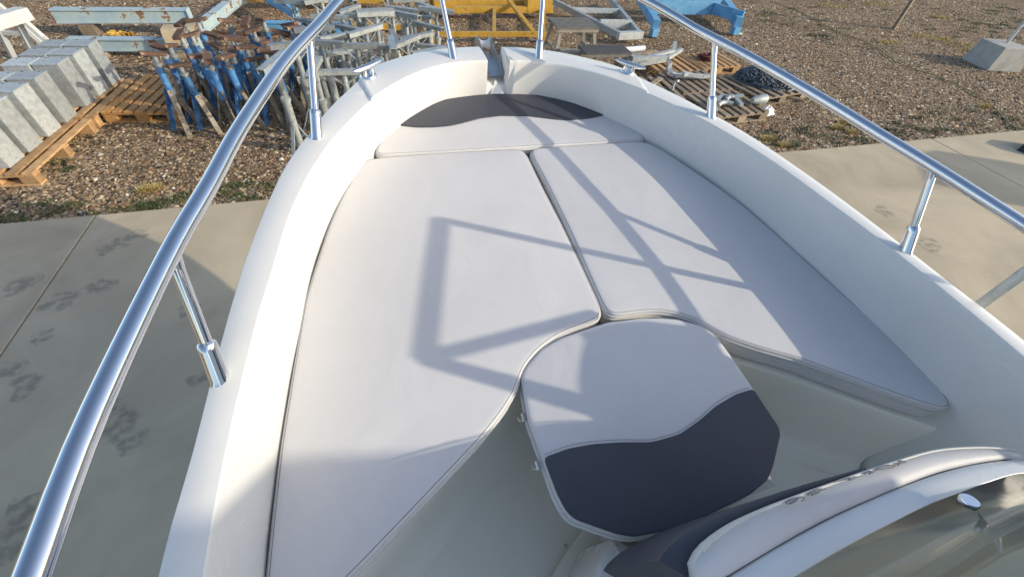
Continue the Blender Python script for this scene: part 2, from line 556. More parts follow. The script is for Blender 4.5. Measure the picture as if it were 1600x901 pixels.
def weeds(name, spots, mat, label, h, n_each):
    mb = MB()
    for (cx, cy, rad) in spots:
        for k in range(n_each):
            a = random.uniform(0, 6.28); r = rad * math.sqrt(random.random())
            x, y = cx + r * math.cos(a), max(cy + 0.5 * r * math.sin(a), EDGE_Y + .02)
            d = random.uniform(0, 6.28); l = h * random.uniform(.4, 1.2); w = 0.004 + 0.25 * h * random.random() * 0.25
            t = random.uniform(.3, 1.1)
            px, py = math.cos(d), math.sin(d)
            mb.add([(x - py * w, y + px * w, -.03), (x + py * w, y - px * w, -.03), (x + px * l * t, y + py * l * t, -.03 + l * .8)], [(0, 1, 2)])
    o = mb.build(name, mat, fix=False)
    tag(o, label, "weeds", kind="stuff")


random.seed(4)
sp = []
for k in range(26):
    x = random.uniform(-4.2, -1.0); sp.append((x, EDGE_Y + random.uniform(0.03, .35), .14))
for u, v in [(370, 285), (230, 318), (240, 322), (225, 320), (360, 300), (90, 250), (100, 262), (1255, 205), (1262, 198), (1250, 200), (1400, 190), (1420, 195), (1440, 200), (1390, 200), (1460, 205)]:
    p = G(u, v); sp.append((p.x, p.y, .12))
for k in range(30):
    sp.append((random.uniform(5, 10), EDGE_Y + random.uniform(.05, .8), .16))
for k in range(40):
    u = random.uniform(1180, 1600); p = G(u, random.uniform(10, 60)); sp.append((p.x, p.y, .22))
weeds("weeds", sp, M_grass, "low green weeds growing through the gravel along the slab edge", .045, 90)
sp = []
for u, v, r in [(1310, 198, .12), (1320, 190, .12), (1330, 205, .1), (1200, 215, .12), (1225, 225, .1), (1370, 5, .5), (1300, 8, .5), (1470, 25, .35), (1500, 68, .45), (1470, 60, .4), (1440, 55, .35), (1390, 65, .3), (1520, 78, .3), (225, 295, .07), (240, 292, .06), (1540, 165, .15)]:
    p = G(u, v); sp.append((p.x, p.y, r))
weeds("dry_straw", sp, M_straw, "dry yellow straw and dead weeds lying on the gravel", .07, 320)

# ================================================================== the boat
Oc = [(.055, 1.990), (.12, 1.985), (.21, 1.970), (.30, 1.942), (.38, 1.905), (.46, 1.857), (.525, 1.80), (.575, 1.73), (.612, 1.66), (.65, 1.587), (.692, 1.51), (.735, 1.42), (.775, 1.315), (.818, 1.21), (.853, 1.105),
      (.878, 1.0), (.905, .86), (.927, .722), (.946, .55), (.966, .32), (.985, .14), (1.0, -.3), (1.01, -1.0), (1.0, -2.2), (.97, -3.4)]
Ic = [(.052, 1.832), (.13, 1.828), (.22, 1.806), (.29, 1.772), (.345, 1.733), (.437, 1.652), (.51, 1.572), (.565, 1.505), (.615, 1.43), (.683, 1.306), (.732, 1.206), (.775, 1.094), (.81, .98),
      (.836, .868), (.862, .70), (.883, .57), (.904, .39), (.915, .27), (.923, .13), (.93, -.3), (.935, -1.0), (.92, -2.2), (.89, -3.4)]
NS = 110
Os = smoothcurve(Oc, 400); Is = smoothcurve(Ic, 400)


def by_param(arr, keyn):
    """resample with more samples near the bow"""
    d = np.r_[0, np.cumsum(np.linalg.norm(np.diff(arr, axis=0), axis=1))]
    t = np.linspace(0, 1, keyn) ** 1.25 * d[-1]
    return np.array([[np.interp(x, d, arr[:, k]) for k in range(2)] for x in t])


OS = by_param(Os, NS); IS = by_param(Is, NS)


def zg(y):
    return float(np.interp(y, [-3.4, -1, .449, 1.264, 1.667, 1.856, 2.2], [.30, .25, .212, .182, .161, .140, .125]))


boat = empty("motorboat", BM @ TR(0, 0, -1.0), "white open motorboat with cream bow cockpit and polished steel bow rail", "motorboat")


def deck():
    mb = MB()
    stations = []
    allp = list(zip(OS, IS))
    for i, (o_, i_) in enumerate(allp):
        r0 = .008 if o_[1] > 1.66 else 0.0
        stations.append((o_[0], o_[1], i_[0], i_[1], r0))
        if i + 1 < len(allp) and o_[1] > 1.66 >= allp[i + 1][0][1]:
            o2, i2 = allp[i + 1]
            for t, rr in ((.45, .008), (.60, 0.0)):
                o3 = o_ + (o2 - o_) * t; i3 = i_ + (i2 - i_) * t
                stations.append((o3[0], o3[1], i3[0], i3[1], rr))
    for s in (-1, 1):
        rows = []
        for ow, oy, iw, iy, raised in stations:
            z = zg(oy); zi = zg(iy)
            O = np.array([ow, oy, z]); I = np.array([iw, iy, zi])
            d = (I - O); L = np.linalg.norm(d); d /= L
            zb = -.10 if iy > 0.0 else -.42
            prof = [O - d * .010 + [0, 0, -.075], O - d * .012 + [0, 0, -.05], O - d * .002 + [0, 0, -.010], O + d * .001 + [0, 0, -.003], O + d * .006 + [0, 0, raised],
                    O + d * L * .5 + [0, 0, .003 + raised], I - d * .008 + [0, 0, raised], I - d * .002 + [0, 0, -.002 + raised * .7], I + [0, 0, -.008], I + d * .005 + [0, 0, -.05], I + d * (.010 + .012 * min(1, max(0, (iy - .2) * 2)) * (1 if iy < 1.45 else .3)) + [0, 0, -zi], I + d * (.014 + .012 * min(1, max(0, (iy - .2) * 2)) * (1 if iy < 1.45 else .3)) + [0, 0, zb - zi if zb < -.2 else -.10 - zi]]
            rows.append([(s * p[0], p[1], p[2]) for p in prof])
        n = len(rows[0])
        vs = [p for r in rows for p in r]
        fs = []
        for i in range(len(rows) - 1):
            for k in range(n - 1):
                q = (i * n + k, i * n + k + 1, (i + 1) * n + k + 1, (i + 1) * n + k)
                fs.append(q if s > 0 else q[::-1])
        mb.add(vs, fs, True)
        # end face at the anchor notch
        mb.add(rows[0], [tuple(range(n))])
    # anchor channel in the bow
    z0, z1 = .062, .030
    mb.add([(-.056, 1.992, z0), (.056, 1.992, z0), (.053, 1.835, z1), (-.053, 1.835, z1), (-.06, 1.800, -.10), (.06, 1.800, -.10)], [(0, 1, 2, 3), (3, 2, 5, 4)])
    # wedge at the foot of the channel and the fin beside it
    mb.add([(-.048, 1.792, -.02), (.050, 1.792, -.02), (.0, 1.86, .055), (0.0, 1.838, .005)], [(0, 1, 2), (0, 2, 3), (1, 3, 2)])
    mb.add([(.052, 1.985, .145), (.060, 1.84, .152), (.066, 1.79, -.06), (.046, 1.80, -.05), (.040, 1.86, .06), (.085, 1.83, .145)], [(0, 1, 4), (1, 2, 3, 4), (1, 5, 2), (0, 5, 1)])
    o = mb.build("deck_moulding", M_gel, boat, BM, fix=False)
    wn_ = o.modifiers.new("normals", 'WEIGHTED_NORMAL'); wn_.weight = 100; wn_.keep_sharp = False
    # rub rail
    for s in (-1, 1):
        MB().tube([(s * (w + .012), y + .006, zg(y) - .075) for w, y in OS[::2]], .016, 8).build("rub_rail", M_rubber, boat, BM)


deck()


def hull():
    mb = MB()
    half = [(0.0, 1.998)] + [tuple(p) for p in OS]
    rows = []
    for w, y in half:
        f = min(max((y + .4) / 2.4, 0), 1)
        z = zg(y) - .07
        wc = w * (0.95 - .30 * f ** 2); yc = y - .26 * f ** 2; zc = -.55 + .10 * f
        zk = -1.0 + .52 * max(0, (y - .9) / 1.1) ** 1.6
        yk = y - .44 * f ** 2
        pts = []
        for t in (0, .15, .35, .55, .75, 1):
            b = t + .10 * math.sin(math.pi * t)
            pts.append((w + (wc - w) * t * (0.75 + .25 * t), y + (yc - y) * t, z + (zc - z) * t))
        pts[-1] = (wc, yc, zc)
        pts += [(wc * .96 - .005, yc - .005, zc - .012), (wc * .5, (yc + yk) / 2, (zc + zk) / 2 + .03), (0, yk, zk)]
        rows.append(pts)
    n = len(rows[0])
    for s in (-1, 1):
        vs = [(s * p[0], p[1], p[2]) for r in rows for p in r]
        fs = []
        for i in range(len(rows) - 1):
            for k in range(n - 1):
                q = (i * n + k, (i + 1) * n + k, (i + 1) * n + k + 1, i * n + k + 1)
                fs.append(q if s > 0 else q[::-1])
        mb.add(vs, fs, True)
    last = rows[-1]
    mb.add([(-p[0], p[1], p[2]) for p in last] + [(p[0], p[1], p[2]) for p in reversed(last)], [tuple(range(2 * n))])
    return mb.build("hull", M_hull, boat, BM, fix=False)


hull_o = hull()

# bench, well and floor: outlines traced on the cushion plane
wellR = [(0.0, .545), (.09, .540), (.17, .515), (.25, .465), (.315, .405), (.36, .370), (.44, .322), (.535, .262), (.66, .170), (.78, .084), (.87, .024), (.925, -.01)]
well = [(-x, y) for x, y in reversed(wellR)] + wellR[1:]
wellS = smoothcurve(well, 80)


def bench():
    mb = MB()
    top = []
    inner = [(w + .006, y) for w, y in IS if y > -0.01]
    ring = [(-w, y) for w, y in reversed(inner)] + [(w, y) for w, y in inner]
    # bench top
    bm = bmesh.new()
    poly = ring + [tuple(p) for p in wellS[::-1]]
    vs = [bm.verts.new((p[0], p[1], -.088)) for p in poly]
    es = [bm.edges.new((vs[i], vs[(i + 1) % len(vs)])) for i in range(len(vs))]
    bmesh.ops.triangle_fill(bm, use_beauty=True, edges=es)
    bm.normal_update()
    me = bpy.data.meshes.new("bench_top"); bm.to_mesh(me); bm.free()
    me.materials.append(M_liner)
    o = bpy.data.objects.new("bench_top", me); C.objects.link(o)
    o.matrix_world = BM; o.parent = boat; o.matrix_parent_inverse = boat.matrix_world.inverted()
    # faces of the well with rounded lip and cove at the floor
    prof = [(0.0, -.088), (.004, -.094), (.006, -.105), (.010, -.25), (.016, -.36), (.028, -.395), (.05, -.412), (.09, -.418)]
    rows = []
    W = wellS
    for i, p in enumerate(W):
        t = W[min(i + 1, len(W) - 1)] - W[max(i - 1, 0)]
        t /= np.linalg.norm(t)
        nrm = np.array([t[1], -t[0]])
        rows.append([(p[0] + nrm[0] * a, p[1] + nrm[1] * a, z) for a, z in prof])
    n = len(prof)
    mb.add([p for r in rows for p in r], [(i * n + k, (i + 1) * n + k, (i + 1) * n + k + 1, i * n + k + 1) for i in range(len(rows) - 1) for k in range(n - 1)], True)
    mb.build("bench_face", M_liner, boat, BM)
    MB().add([(-.915, .6, -.419), (.915, .6, -.419), (.915, -3.38, -.419), (-.915, -3.38, -.419)], [(0, 1, 2, 3)]).build("cockpit_floor", M_liner, boat, BM)


bench()


# ---- cushions
def inset(poly, d):
    P = np.array(poly, float); n = len(P); out = []
    for i in range(n):
        a, b, c = P[i - 1], P[i], P[(i + 1) % n]
        t1 = (b - a) / (np.linalg.norm(b - a) + 1e-12); t2 = (c - b) / (np.linalg.norm(c - b) + 1e-12)
        nn = np.array([-(t1 + t2)[1], (t1 + t2)[0]]); nn /= (np.linalg.norm(nn) + 1e-12)
        k = 1 / max(np.dot(nn, np.array([-t1[1], t1[0]])), .6)
        out.append(b + nn * d * k)
    return np.array(out)


def closed(pts, n=160, corner=.02, w=5):
    """dense closed outline (ccw) with softened corners"""
    P = [np.array(p, float)[:2] for p in pts]
    A = sum(P[i - 1][0] * P[i][1] - P[i][0] * P[i - 1][1] for i in range(len(P)))
    if A < 0: P = P[::-1]
    P = resample(P + [P[0]], n + 1)[:-1]
    for _ in range(w):
        P = (np.roll(P, 1, 0) + 2 * P + np.roll(P, -1, 0)) / 4
    return P


def fill_cap(bm, ring, grid, zf):
    pass


def pad(name, outline, z_top, thick, mat, parent=None, puff=.003, rad=.010, dark=None):
    """upholstered pad: rounded edges, slightly crowned top"""
    bm = bmesh.new()
    loops = [(.012, -thick), (.002, -thick + .008), (0, -thick + .02), (0, -rad), (rad * .15, -rad * .45), (rad * .45, -rad * .15), (rad, 0.0), (rad * 2.0, puff * .45)]
    prev = None; ring0 = None
    for d, z in loops:
        P = inset(outline, d) if d > 0 else np.array(outline)
        ring = [bm.verts.new((p[0], p[1], z_top + z)) for p in P]
        if prev:
            for i in range(len(ring)):
                j = (i + 1) % len(ring)
                f = bm.faces.new((prev[i], prev[j], ring[j], ring[i])); f.smooth = True
        else:
            ring0 = ring
        prev = ring
    es = [bm.edges.get((prev[i], prev[(i + 1) % len(prev)])) for i in range(len(prev))]
    r = bmesh.ops.triangle_fill(bm, use_beauty=True, edges=es)
    for f in [g for g in r["geom"] if isinstance(g, bmesh.types.BMFace)]: f.smooth = True
    bm.faces.new(list(reversed(ring0)))
    bmesh.ops.recalc_face_normals(bm, faces=bm.faces)
    me = bpy.data.meshes.new(name); bm.to_mesh(me); bm.free()
    me.materials.append(mat)
    o = bpy.data.objects.new(name, me); C.objects.link(o)
    o.matrix_world = BM
    if parent:
        o.parent = parent; o.matrix_parent_inverse = parent.matrix_world.inverted()
    return o


def welts(outline, z_top, thick, parent, zs=(-.016, -.030)):
    for z in zs:
        P = inset(outline, -.0012)
        pts = [(p[0], p[1], z_top + z) for p in P] + [(P[0][0], P[0][1], z_top + z)]
        MB().tube(pts, .0032, 6, cap=False).build("piping", M_pipe, parent, BM)
    P = inset(outline, .0065)
    pts = [(p[0], p[1], z_top - .0014) for p in P] + [(P[0][0], P[0][1], z_top - .0014)]
    MB().tube(pts, .0011, 5, cap=False).build("seam", M_thread, parent, BM)


def px(l, z=0): return [B(u, v, z) for u, v in l]


# bow cushion
bow_px = [(584, 242), (585, 232), (600, 213), (615, 196), (632, 180), (650, 170), (687, 157), (720, 152), (750, 148.5), (777, 147), (810, 147.5), (840, 149), (870, 155), (910, 165), (949, 180), (985, 198), (1008, 210), (1009, 218), (900, 224.5), (820, 229), (720, 235), (640, 239.5)]
bow_out = closed(px(bow_px), 220, w=10)
T = BM @ TR(0, 1.6, -.085)
bowc = empty("bow_cushion", T, "curved light grey bow cushion with charcoal wave along its front", "cushion")
pad("pad", bow_out, 0, .085, M_vinyl, bowc); welts(bow_out, 0, .085, bowc)


def insert(name, poly, z, parent, crown=0.0):
    P = closed(poly, 170, w=1)
    bm = bmesh.new()
    loops = [(0, -.004), (0, .0), (.0015, .0012), (.004, .0016)]
    prev = None
    for d, dz in loops:
        Q = inset(P, d) if d else P
        ring = [bm.verts.new((p[0], p[1], z + dz)) for p in Q]
        if prev:
            for i in range(len(ring)):
                j = (i + 1) % len(ring)
                bm.faces.new((prev[i], prev[j], ring[j], ring[i]))
        prev = ring
    es = [bm.edges.get((prev[i], prev[(i + 1) % len(prev)])) for i in range(len(prev))]
    bmesh.ops.triangle_fill(bm, use_beauty=True, edges=es)
    bmesh.ops.recalc_face_normals(bm, faces=bm.faces)
    me = bpy.data.meshes.new(name); bm.to_mesh(me); bm.free()
    me.materials.append(M_dark)
    o = bpy.data.objects.new(name, me); C.objects.link(o)
    o.matrix_world = BM; o.parent = parent; o.matrix_parent_inverse = parent.matrix_world.inverted()
    o["label"] = "charcoal vinyl wave panel"
    return o


wave1 = [(615, 196), (650, 200), (675, 200), (700, 198), (720, 194), (750, 186), (782, 182), (825, 182.5), (845, 185), (870, 188), (890, 189), (920, 186), (949, 180)]
arc1 = [(910, 166.5), (870, 156.5), (840, 150.5), (810, 149), (777, 148.5), (750, 150), (720, 153.5), (687, 158.5), (650, 171.5), (632, 181.5)]
insert("wave_panel", px(wave1 + arc1), .0055, bowc)
wcv = smoothcurve([tuple(p)[:2] for p in px(wave1)], 90)
for k in range(4, 86):   # seam stitches
    pass


def stitch(curve, off, z, parent, step=.006):
    c = resample(curve, int(np.sum(np.linalg.norm(np.diff(curve, axis=0), axis=1)) / step))
    mb = MB()
    for i in range(1, len(c) - 2):
        t = c[i + 1] - c[i - 1]; t /= np.linalg.norm(t); n = np.array([-t[1], t[0]])
        p = c[i] + n * off
        a = p - t * .0020; b = p + t * .0020
        mb.bar((a[0], a[1], z), (b[0], b[1], z), .0011, .0012)
    return mb.build("stitching", M_thread, parent, BM, fix=False)


# port cushion
port_px = [(588, 246), (640, 241.5), (720, 236), (812, 231.5), (820, 233), (845, 285), (880, 352), (910, 415), (941, 482), (945, 488), (943, 494), (937, 498), (906, 509), (875, 521), (853, 535), (831, 556), (818, 573), (812, 588), (810, 604), (800, 622), (781, 650), (750, 688), (650, 794), (550, 899)]
port = [tuple(p)[:2] for p in px(port_px)]
port += [(-.86, .035), (-.905, .03), (-.916, .06), (-.913, .13), (-.905, .25), (-.896, .37), (-.872, .562), (-.846, .766), (-.813, .902), (-.772, 1.06), (-.726, 1.196), (-.668, 1.33), (-.636, 1.395)]
port_out = closed(port, 300, w=10)
portc = empty("sunpad_cushion", BM @ TR(-.4, .7, -.085), "large light grey sunpad cushion behind the bow cushion, with folding-frame shadow across it", "cushion")
pad("pad", port_out, 0, .085, M_vinyl, portc); welts(port_out, 0, .085, portc)
# starboard cushion
star_px = [(829, 231), (900, 226), (985, 220.5), (1006, 220), (1020, 225), (1040, 236), (1100, 276), (1160, 318), (1232, 381), (1282, 426), (1340, 478), (1395, 528), (1435, 568), (1467, 603), (1492, 632), (1493, 639), (1480, 641), (1412, 620), (1250, 560), (1187, 543), (1140, 527), (1119, 517), (1106, 507), (1087, 498), (1062, 489), (1031, 484.5), (1000, 486), (969, 491), (953, 494), (947, 489), (925, 440), (890, 360), (855, 288), (827, 236)]
star_out = closed([tuple(p)[:2] for p in px(star_px)], 300, w=10)
starc = empty("sunpad_cushion", BM @ TR(.45, .7, -.085), "light grey sunpad cushion lying half in the shade of the starboard coaming", "cushion")
pad("pad", star_out, 0, .085, M_vinyl, starc); welts(star_out, 0, .085, starc)

# infill table
tab_px = [(814, 590), (819, 575), (844, 545), (875, 527), (916, 513), (950, 502), (1000, 496), (1031, 495), (1062, 498), (1094, 507), (1116, 520), (1134, 542), (1172, 597), (1203, 647), (1217, 666), (1220, 678), (1217, 700), (1209, 728), (1200, 751), (1172, 774), (1087, 816), (1031, 833), (989, 841), (961, 836), (896, 813), (882, 799), (868, 771), (848, 715), (826, 656)]
tz = -.004
tab_out = closed([tuple(p)[:2] for p in px(tab_px, tz)], 220, w=2)
table = empty("infill_table", BM @ TR(0, .25, -.42), "light grey padded infill table with charcoal wave panel between the sunpads", "table")
pad("pad", tab_out, tz, .03, M_vinyl, table, puff=.004, rad=.008)
board = inset(tab_out, -.004)
pad("board", board, tz - .0305, .022, M_gel, table, puff=.0, rad=.004)
wave2 = [(849, 715), (887, 701), (925, 694), (969, 691), (1016, 691), (1040, 685), (1062, 678), (1094, 656), (1119, 634), (1150, 616), (1176, 608)]
dark2 = [(1203, 649), (1216, 668), (1218, 679), (1207, 727), (1198, 750), (1171, 772), (1086, 814), (1031, 831), (989, 838.5), (962, 833.5), (898, 811), (884, 798), (870, 771)]
insert("wave_panel", px(wave2 + dark2, tz), tz + .0038, table)
wc2 = smoothcurve([tuple(p)[:2] for p in px(wave2, tz)], 120)
stitch(wc2, .006, tz + .0042, table)
MB().tube([(.06, .25, -.42), (.06, .25, -.05)], .035, 16).build("pedestal", M_steel, table, BM)
for u, v in [(818, 652), (840, 727)]:
    p = B(u, v, -.035)
    MB().box((0, 0, 0), (.010, .022, .012), ch=.002).tube([(-.004, -.008, 0), (-.012, -.004, -.006), (-.012, .006, -.008)], .002, 6).build("catch", M_steel, table, BM @ Matrix.Translation(p))

# ---- bow rail
RZ = .424
rail_half = [(1.005, -1.1), (1.008, -.4), (1.002, .0), (.997, .14), (.985, .31), (.942, .586), (.905, .75), (.866, .94), (.790, 1.22), (.722, 1.405), (.60, 1.69), (.44, 1.93), (.25, 2.08), (.0, 2.13)]
path = [(-w, y) for w, y in rail_half] + [(w, y) for w, y in reversed(rail_half[:-1])]
P2 = smoothcurve(path, 150)
rail = MB().tube([(p[0], p[1], RZ + max(0, p[1] - 1.5) * .06) for p in P2], .0160, 24).build("bow_rail", M_chrome, boat, BM)
for s in (-1, 1):
    for base, top in (((.199, 1.853, .141), (.246, 2.075, .452)), ((.761, 1.264, .182), (.722, 1.408, RZ)), ((.940, .449, .210), (.942, .584, RZ)), ((.975, -.55, .232), (1.005, -.40, RZ))):
        b0 = Vector((s * base[0], base[1], base[2] - .004)); t0 = Vector((s * top[0], top[1], top[2]))
        d = (t0 - b0); L = d.length; d.normalize()
        mb = MB().tube([b0 + d * .05, t0], .0112, 20)
        k = .085 / L
        mb.tube([b0 - d * .004, b0 + d * .006, b0 + d * .07, b0 + d * .082, b0 + d * .086], [.0200, .0178, .0172, .0160, .0118], 20)
        mb.tube([t0 - d * .030, t0 - d * .012, t0], [.0114, .0128, .0140], 20)
        mb.build("stanchion", M_chrome, rail, BM)

# ---- pop-up cleats on the gunwale
for s in (-1, 1):
    p = Vector((s * .572, 1.672, zg(1.667) + .014))
    m = BM @ Matrix.Translation(p) @ Matrix.Rotation(R(s * 52), 4, 'Z') @ Matrix.Scale(.84, 4)
    mb = MB()
    mb.tube([(0, 0, -.006), (0, 0, .004)], [.040, .034], 20)
    for t in (-.022, .022):
        mb.tube([(0, t, 0), (0, t * .9, .03)], [.014, .010], 12)
    mb.tube([(0, -.085, .038), (0, -.07, .037), (0, -.03, .034), (0, 0, .033), (0, .03, .034), (0, .07, .037), (0, .085, .038)], [.004, .009, .013, .014, .013, .009, .004], 14)
    mb.build("cleat", M_chrome, boat, m)

# ---- bow roller
mb = MB()
for s in (-1, 1):
    mb.add([(s * .030, 1.86, .045), (s * .030, 2.06, .075), (s * .030, 2.13, .085), (s * .030, 2.15, .125), (s * .030, 2.08, .135), (s * .030, 1.86, .085),
            (s * .034, 1.86, .045), (s * .034, 2.06, .075), (s * .034, 2.13, .085), (s * .034, 2.15, .125), (s * .034, 2.08, .135), (s * .034, 1.86, .085)],
           [(0, 1, 2, 3, 4, 5), (11, 10, 9, 8, 7, 6)] + [(i, (i + 1) % 6, 6 + (i + 1) % 6, 6 + i) for i in range(6)])
mb.bar((0, 1.86, .066), (0, 2.08, .080), .062, .004)
roller = mb.build("bow_roller", M_steel, boat, BM)
MB().tube([(-.028, 2.10, .105), (-.016, 2.10, .105), (0, 2.10, .105), (.016, 2.10, .105), (.028, 2.10, .105)], [.026, .018, .015, .018, .026], 18).build("roller_wheel", M_plastic, roller, BM)

# ---- console, backrest, windscreen
CZ = .34
rim_px = [(1120, 916), (1145, 900), (1220, 854), (1300, 810), (1380, 773), (1450, 745), (1520, 725), (1590, 716), (1640, 722)]
rim = [tuple(B(u, v, CZ))[:2] for u, v in rim_px]
rimc = smoothcurve(rim, 40)
inn_px = [(1225, 912), (1255, 895), (1330, 851), (1400, 815), (1450, 790), (1500, 770), (1550, 752), (1600, 738), (1660, 738)]
innc = smoothcurve([tuple(B(u, v, CZ + .012))[:2] for u, v in inn_px], 40)
console = None


def make_console():
    global console
    mb = MB()
    front = [tuple(p) for p in rimc]
    rows = []
    for p, q in zip(rimc, innc):
        a = np.array([p[0], p[1]]); b = np.array([q[0], q[1]])
        d = b - a
        rows.append([(a[0], a[1] + .012, -.419), (a[0], a[1] + .004, CZ - .05), (a[0], a[1], CZ - .012), (a[0] + d[0] * .06, a[1] + d[1] * .06, CZ - .004), (a[0] + d[0] * .5, a[1] + d[1] * .5, CZ + .001), (b[0] - d[0] * .06, b[1] - d[1] * .06, CZ + .006), (b[0], b[1], CZ + .006), (b[0], b[1] - .006, CZ - .16)])
    n = len(rows[0])
    mb.add([p for r in rows for p in r], [(i * n + k, i * n + k + 1, (i + 1) * n + k + 1, (i + 1) * n + k) for i in range(len(rows) - 1) for k in range(n - 1)], True)
    # sides and back
    L0, L1 = rimc[0], rimc[-1]
    I0, I1 = innc[0], innc[-1]
    for (A, Bq) in ((L0, I0), (L1, I1)):
        sgn = -1 if A is L0 else 1
        mb.add([(A[0], A[1] + .012, -.419), (A[0], A[1], CZ), (A[0] + sgn * .03, -.85, CZ), (A[0] + sgn * .03, -.85, -.419)], [(0, 1, 2, 3)])
        mb.add([(A[0], A[1], CZ), (Bq[0], Bq[1], CZ + .006), (Bq[0] + sgn * .03, -.85, CZ + .006), (A[0] + sgn * .03, -.85, CZ)], [(0, 1, 2, 3)])
    mb.add([(L0[0] - .03, -.85, -.419), (L1[0] + .03, -.85, -.419), (L1[0] + .03, -.85, CZ), (L0[0] - .03, -.85, CZ)], [(0, 1, 2, 3)])
    console = mb.build("console", M_gel, boat, BM)
    # dashboard below the windscreen
    MB().add([(I0[0], I0[1], CZ - .10), (I1[0], I1[1], CZ - .10), (I1[0] + .03, -.45, CZ - .02), (I0[0] - .03, -.45, CZ - .02), (I1[0] + .03, -.83, CZ - .12), (I0[0] - .03, -.83, CZ - .12)], [(0, 1, 2, 3), (3, 2, 4, 5)]).build("dashboard", M_liner, console, BM)
    # smoked windscreen leaning back over the dash
    mb = MB(); rows = []
    c = np.array([.1, -.55])
    for q in innc:
        row = []
        for t in (0, .33, .66, 1):
            x = q[0] + (c[0] - q[0]) * .10 * t; y = q[1] - .20 * t - .02 * t * t; z = CZ + .004 + .27 * t
            row.append((x, y, z))
        rows.append(row)
    fs = [(i * 4 + k, i * 4 + k + 1, (i + 1) * 4 + k + 1, (i + 1) * 4 + k) for i in range(len(rows) - 1) for k in range(3)]
    mb.add([p for r in rows for p in r], fs, True)
    w = mb.build("windscreen", M_glass, console, BM)
    sd = w.modifiers.new("thickness", 'SOLIDIFY'); sd.thickness = .005
    # round steel fixing on the windscreen
    p = Vector(B(1515, 782, CZ + .035))
    MB().tube([(0, 0, -.006), (0, 0, 0.0), (0, 0, .0022)], [.012, .013, .0115], 24).build("fixing_disc", M_chrome, console, BM @ Matrix.Translation(p) @ Matrix.Rotation(R(-25), 4, 'X'))
    # backrest
    fr_px = [(1082, 878), (1092, 858), (1112, 838), (1150, 813), (1210, 786), (1300, 753), (1380, 726), (1450, 706), (1520, 701), (1570, 705), (1592, 713)]
    fr = smoothcurve([tuple(B(u, v, CZ - .012))[:2] for u, v in fr_px], 40)
    re = rimc
    re = smoothcurve([tuple(B(u, v, CZ))[:2] for u, v in [(1100, 925), (1145, 901), (1300, 811), (1450, 746), (1520, 726), (1570, 717), (1592, 715)]], 40)

    def sweep(fr, re, z, depth, name, mat, parent):
        rows = []
        m = len(fr)
        for i, (a, b) in enumerate(zip(fr, re)):
            e = math.sin(math.pi * min(i + .35, m - .65) / (m - .3)) ** .35
            w = np.linalg.norm(b - a)
            row = []
            for t, dz in ((0.03, -depth), (0, -.09), (0.0, -.016), (.02, -.006), (.06, -.001), (.45, .002), (.85, .001), (.95, -.003), (.985, -.012), (1.0, -.05), (.96, -depth)):
                row.append((a[0] + (b[0] - a[0]) * t, a[1] + (b[1] - a[1]) * t, z + dz * (1 if dz < 0 else e)))
            rows.append(row)
        n = len(rows[0])
        mb = MB().add([p for r in rows for p in r], [(i * n + k, i * n + k + 1, (i + 1) * n + k + 1, (i + 1) * n + k) for i in range(m - 1) for k in range(n - 1)], True)
        mb.add(rows[0], [tuple(range(n))]); mb.add(rows[-1], [tuple(range(n))])
        return mb.build(name, mat, parent, BM)
    back = sweep(fr, re * .985 + fr * .015, CZ - .004, .30, "backrest", M_vinyl, boat)
    dk_px = [(1027, 874), (1034, 862), (1060, 838), (1100, 815), (1150, 792), (1200, 774), (1260, 755), (1320, 738), (1352, 729)]
    dr_px = [(1080, 905), (1084, 880), (1094, 858), (1114, 838), (1152, 813), (1212, 786), (1262, 767), (1322, 745), (1354, 735)]
    dz = CZ - .030
    sweep(smoothcurve([tuple(B(u, v, dz))[:2] for u, v in dk_px], 30), smoothcurve([tuple(B(u, v, dz))[:2] for u, v in dr_px], 30), dz, .27, "dark_panel", M_dark, back)["label"] = "charcoal vinyl front edge of the backrest"
    seam = [(p[0] + (q[0] - p[0]) * .03, p[1] + (q[1] - p[1]) * .03, CZ + .0005) for p, q in zip(fr, re)]
    MB().tube(seam[1:-1], .0022, 6).build("piping", M_pipe, back, BM)
    # embroidered script: thin looping strokes
    strokes = [[(1228, 786), (1236, 780), (1246, 777), (1243, 783), (1232, 787), (1240, 782), (1252, 776), (1258, 779), (1252, 782)],
               [(1262, 773), (1272, 766), (1282, 763), (1279, 769), (1266, 773), (1278, 767), (1291, 763)],
               [(1303, 753), (1318, 749), (1330, 745), (1326, 750), (1340, 744)], [(1350, 740), (1362, 735), (1358, 740), (1372, 733)],
               [(1368, 732), (1380, 728), (1400, 726), (1392, 730), (1372, 733)], [(1402, 727), (1408, 722), (1404, 719), (1416, 721), (1400, 724)]]
    for st in strokes:
        c = smoothcurve([tuple(B(u, v, CZ + .004)) for u, v in st], 26)
        MB().tube([tuple(p) for p in c], .0009, 5).build("embroidery", M_thread, back, BM)
    # seat box under the table
    MB().box((.10, .16, -.27), (.46, .34, .30), ch=.02).build("seat_box", M_gel, boat, BM)
    # moulded port side of the console seat
    q = [B(u, v, -.10) for u, v in [(958, 838), (1000, 858), (1045, 905), (1000, 960), (925, 960), (935, 880)]]
    pad("console_step", closed([tuple(p)[:2] for p in q], 90, w=3), -.10, .318, M_gel, boat, puff=.004, rad=.02)
    q = [B(u, v, -.375) for u, v in [(925, 815), (912, 827), (890, 856), (862, 900), (845, 960), (1000, 980), (1010, 850), (965, 800)]]
    pad("floor_riser", closed([tuple(p)[:2] for p in q], 90, w=3), -.375, .043, M_liner, boat, puff=.0, rad=.008)
    p = B(884, 852, -.36)
    MB().tube([(0, 0, 0), (0, 0, .004)], [.006, .005], 12).build("screw", M_steel, boat, BM @ Matrix.Translation(p))


make_console()


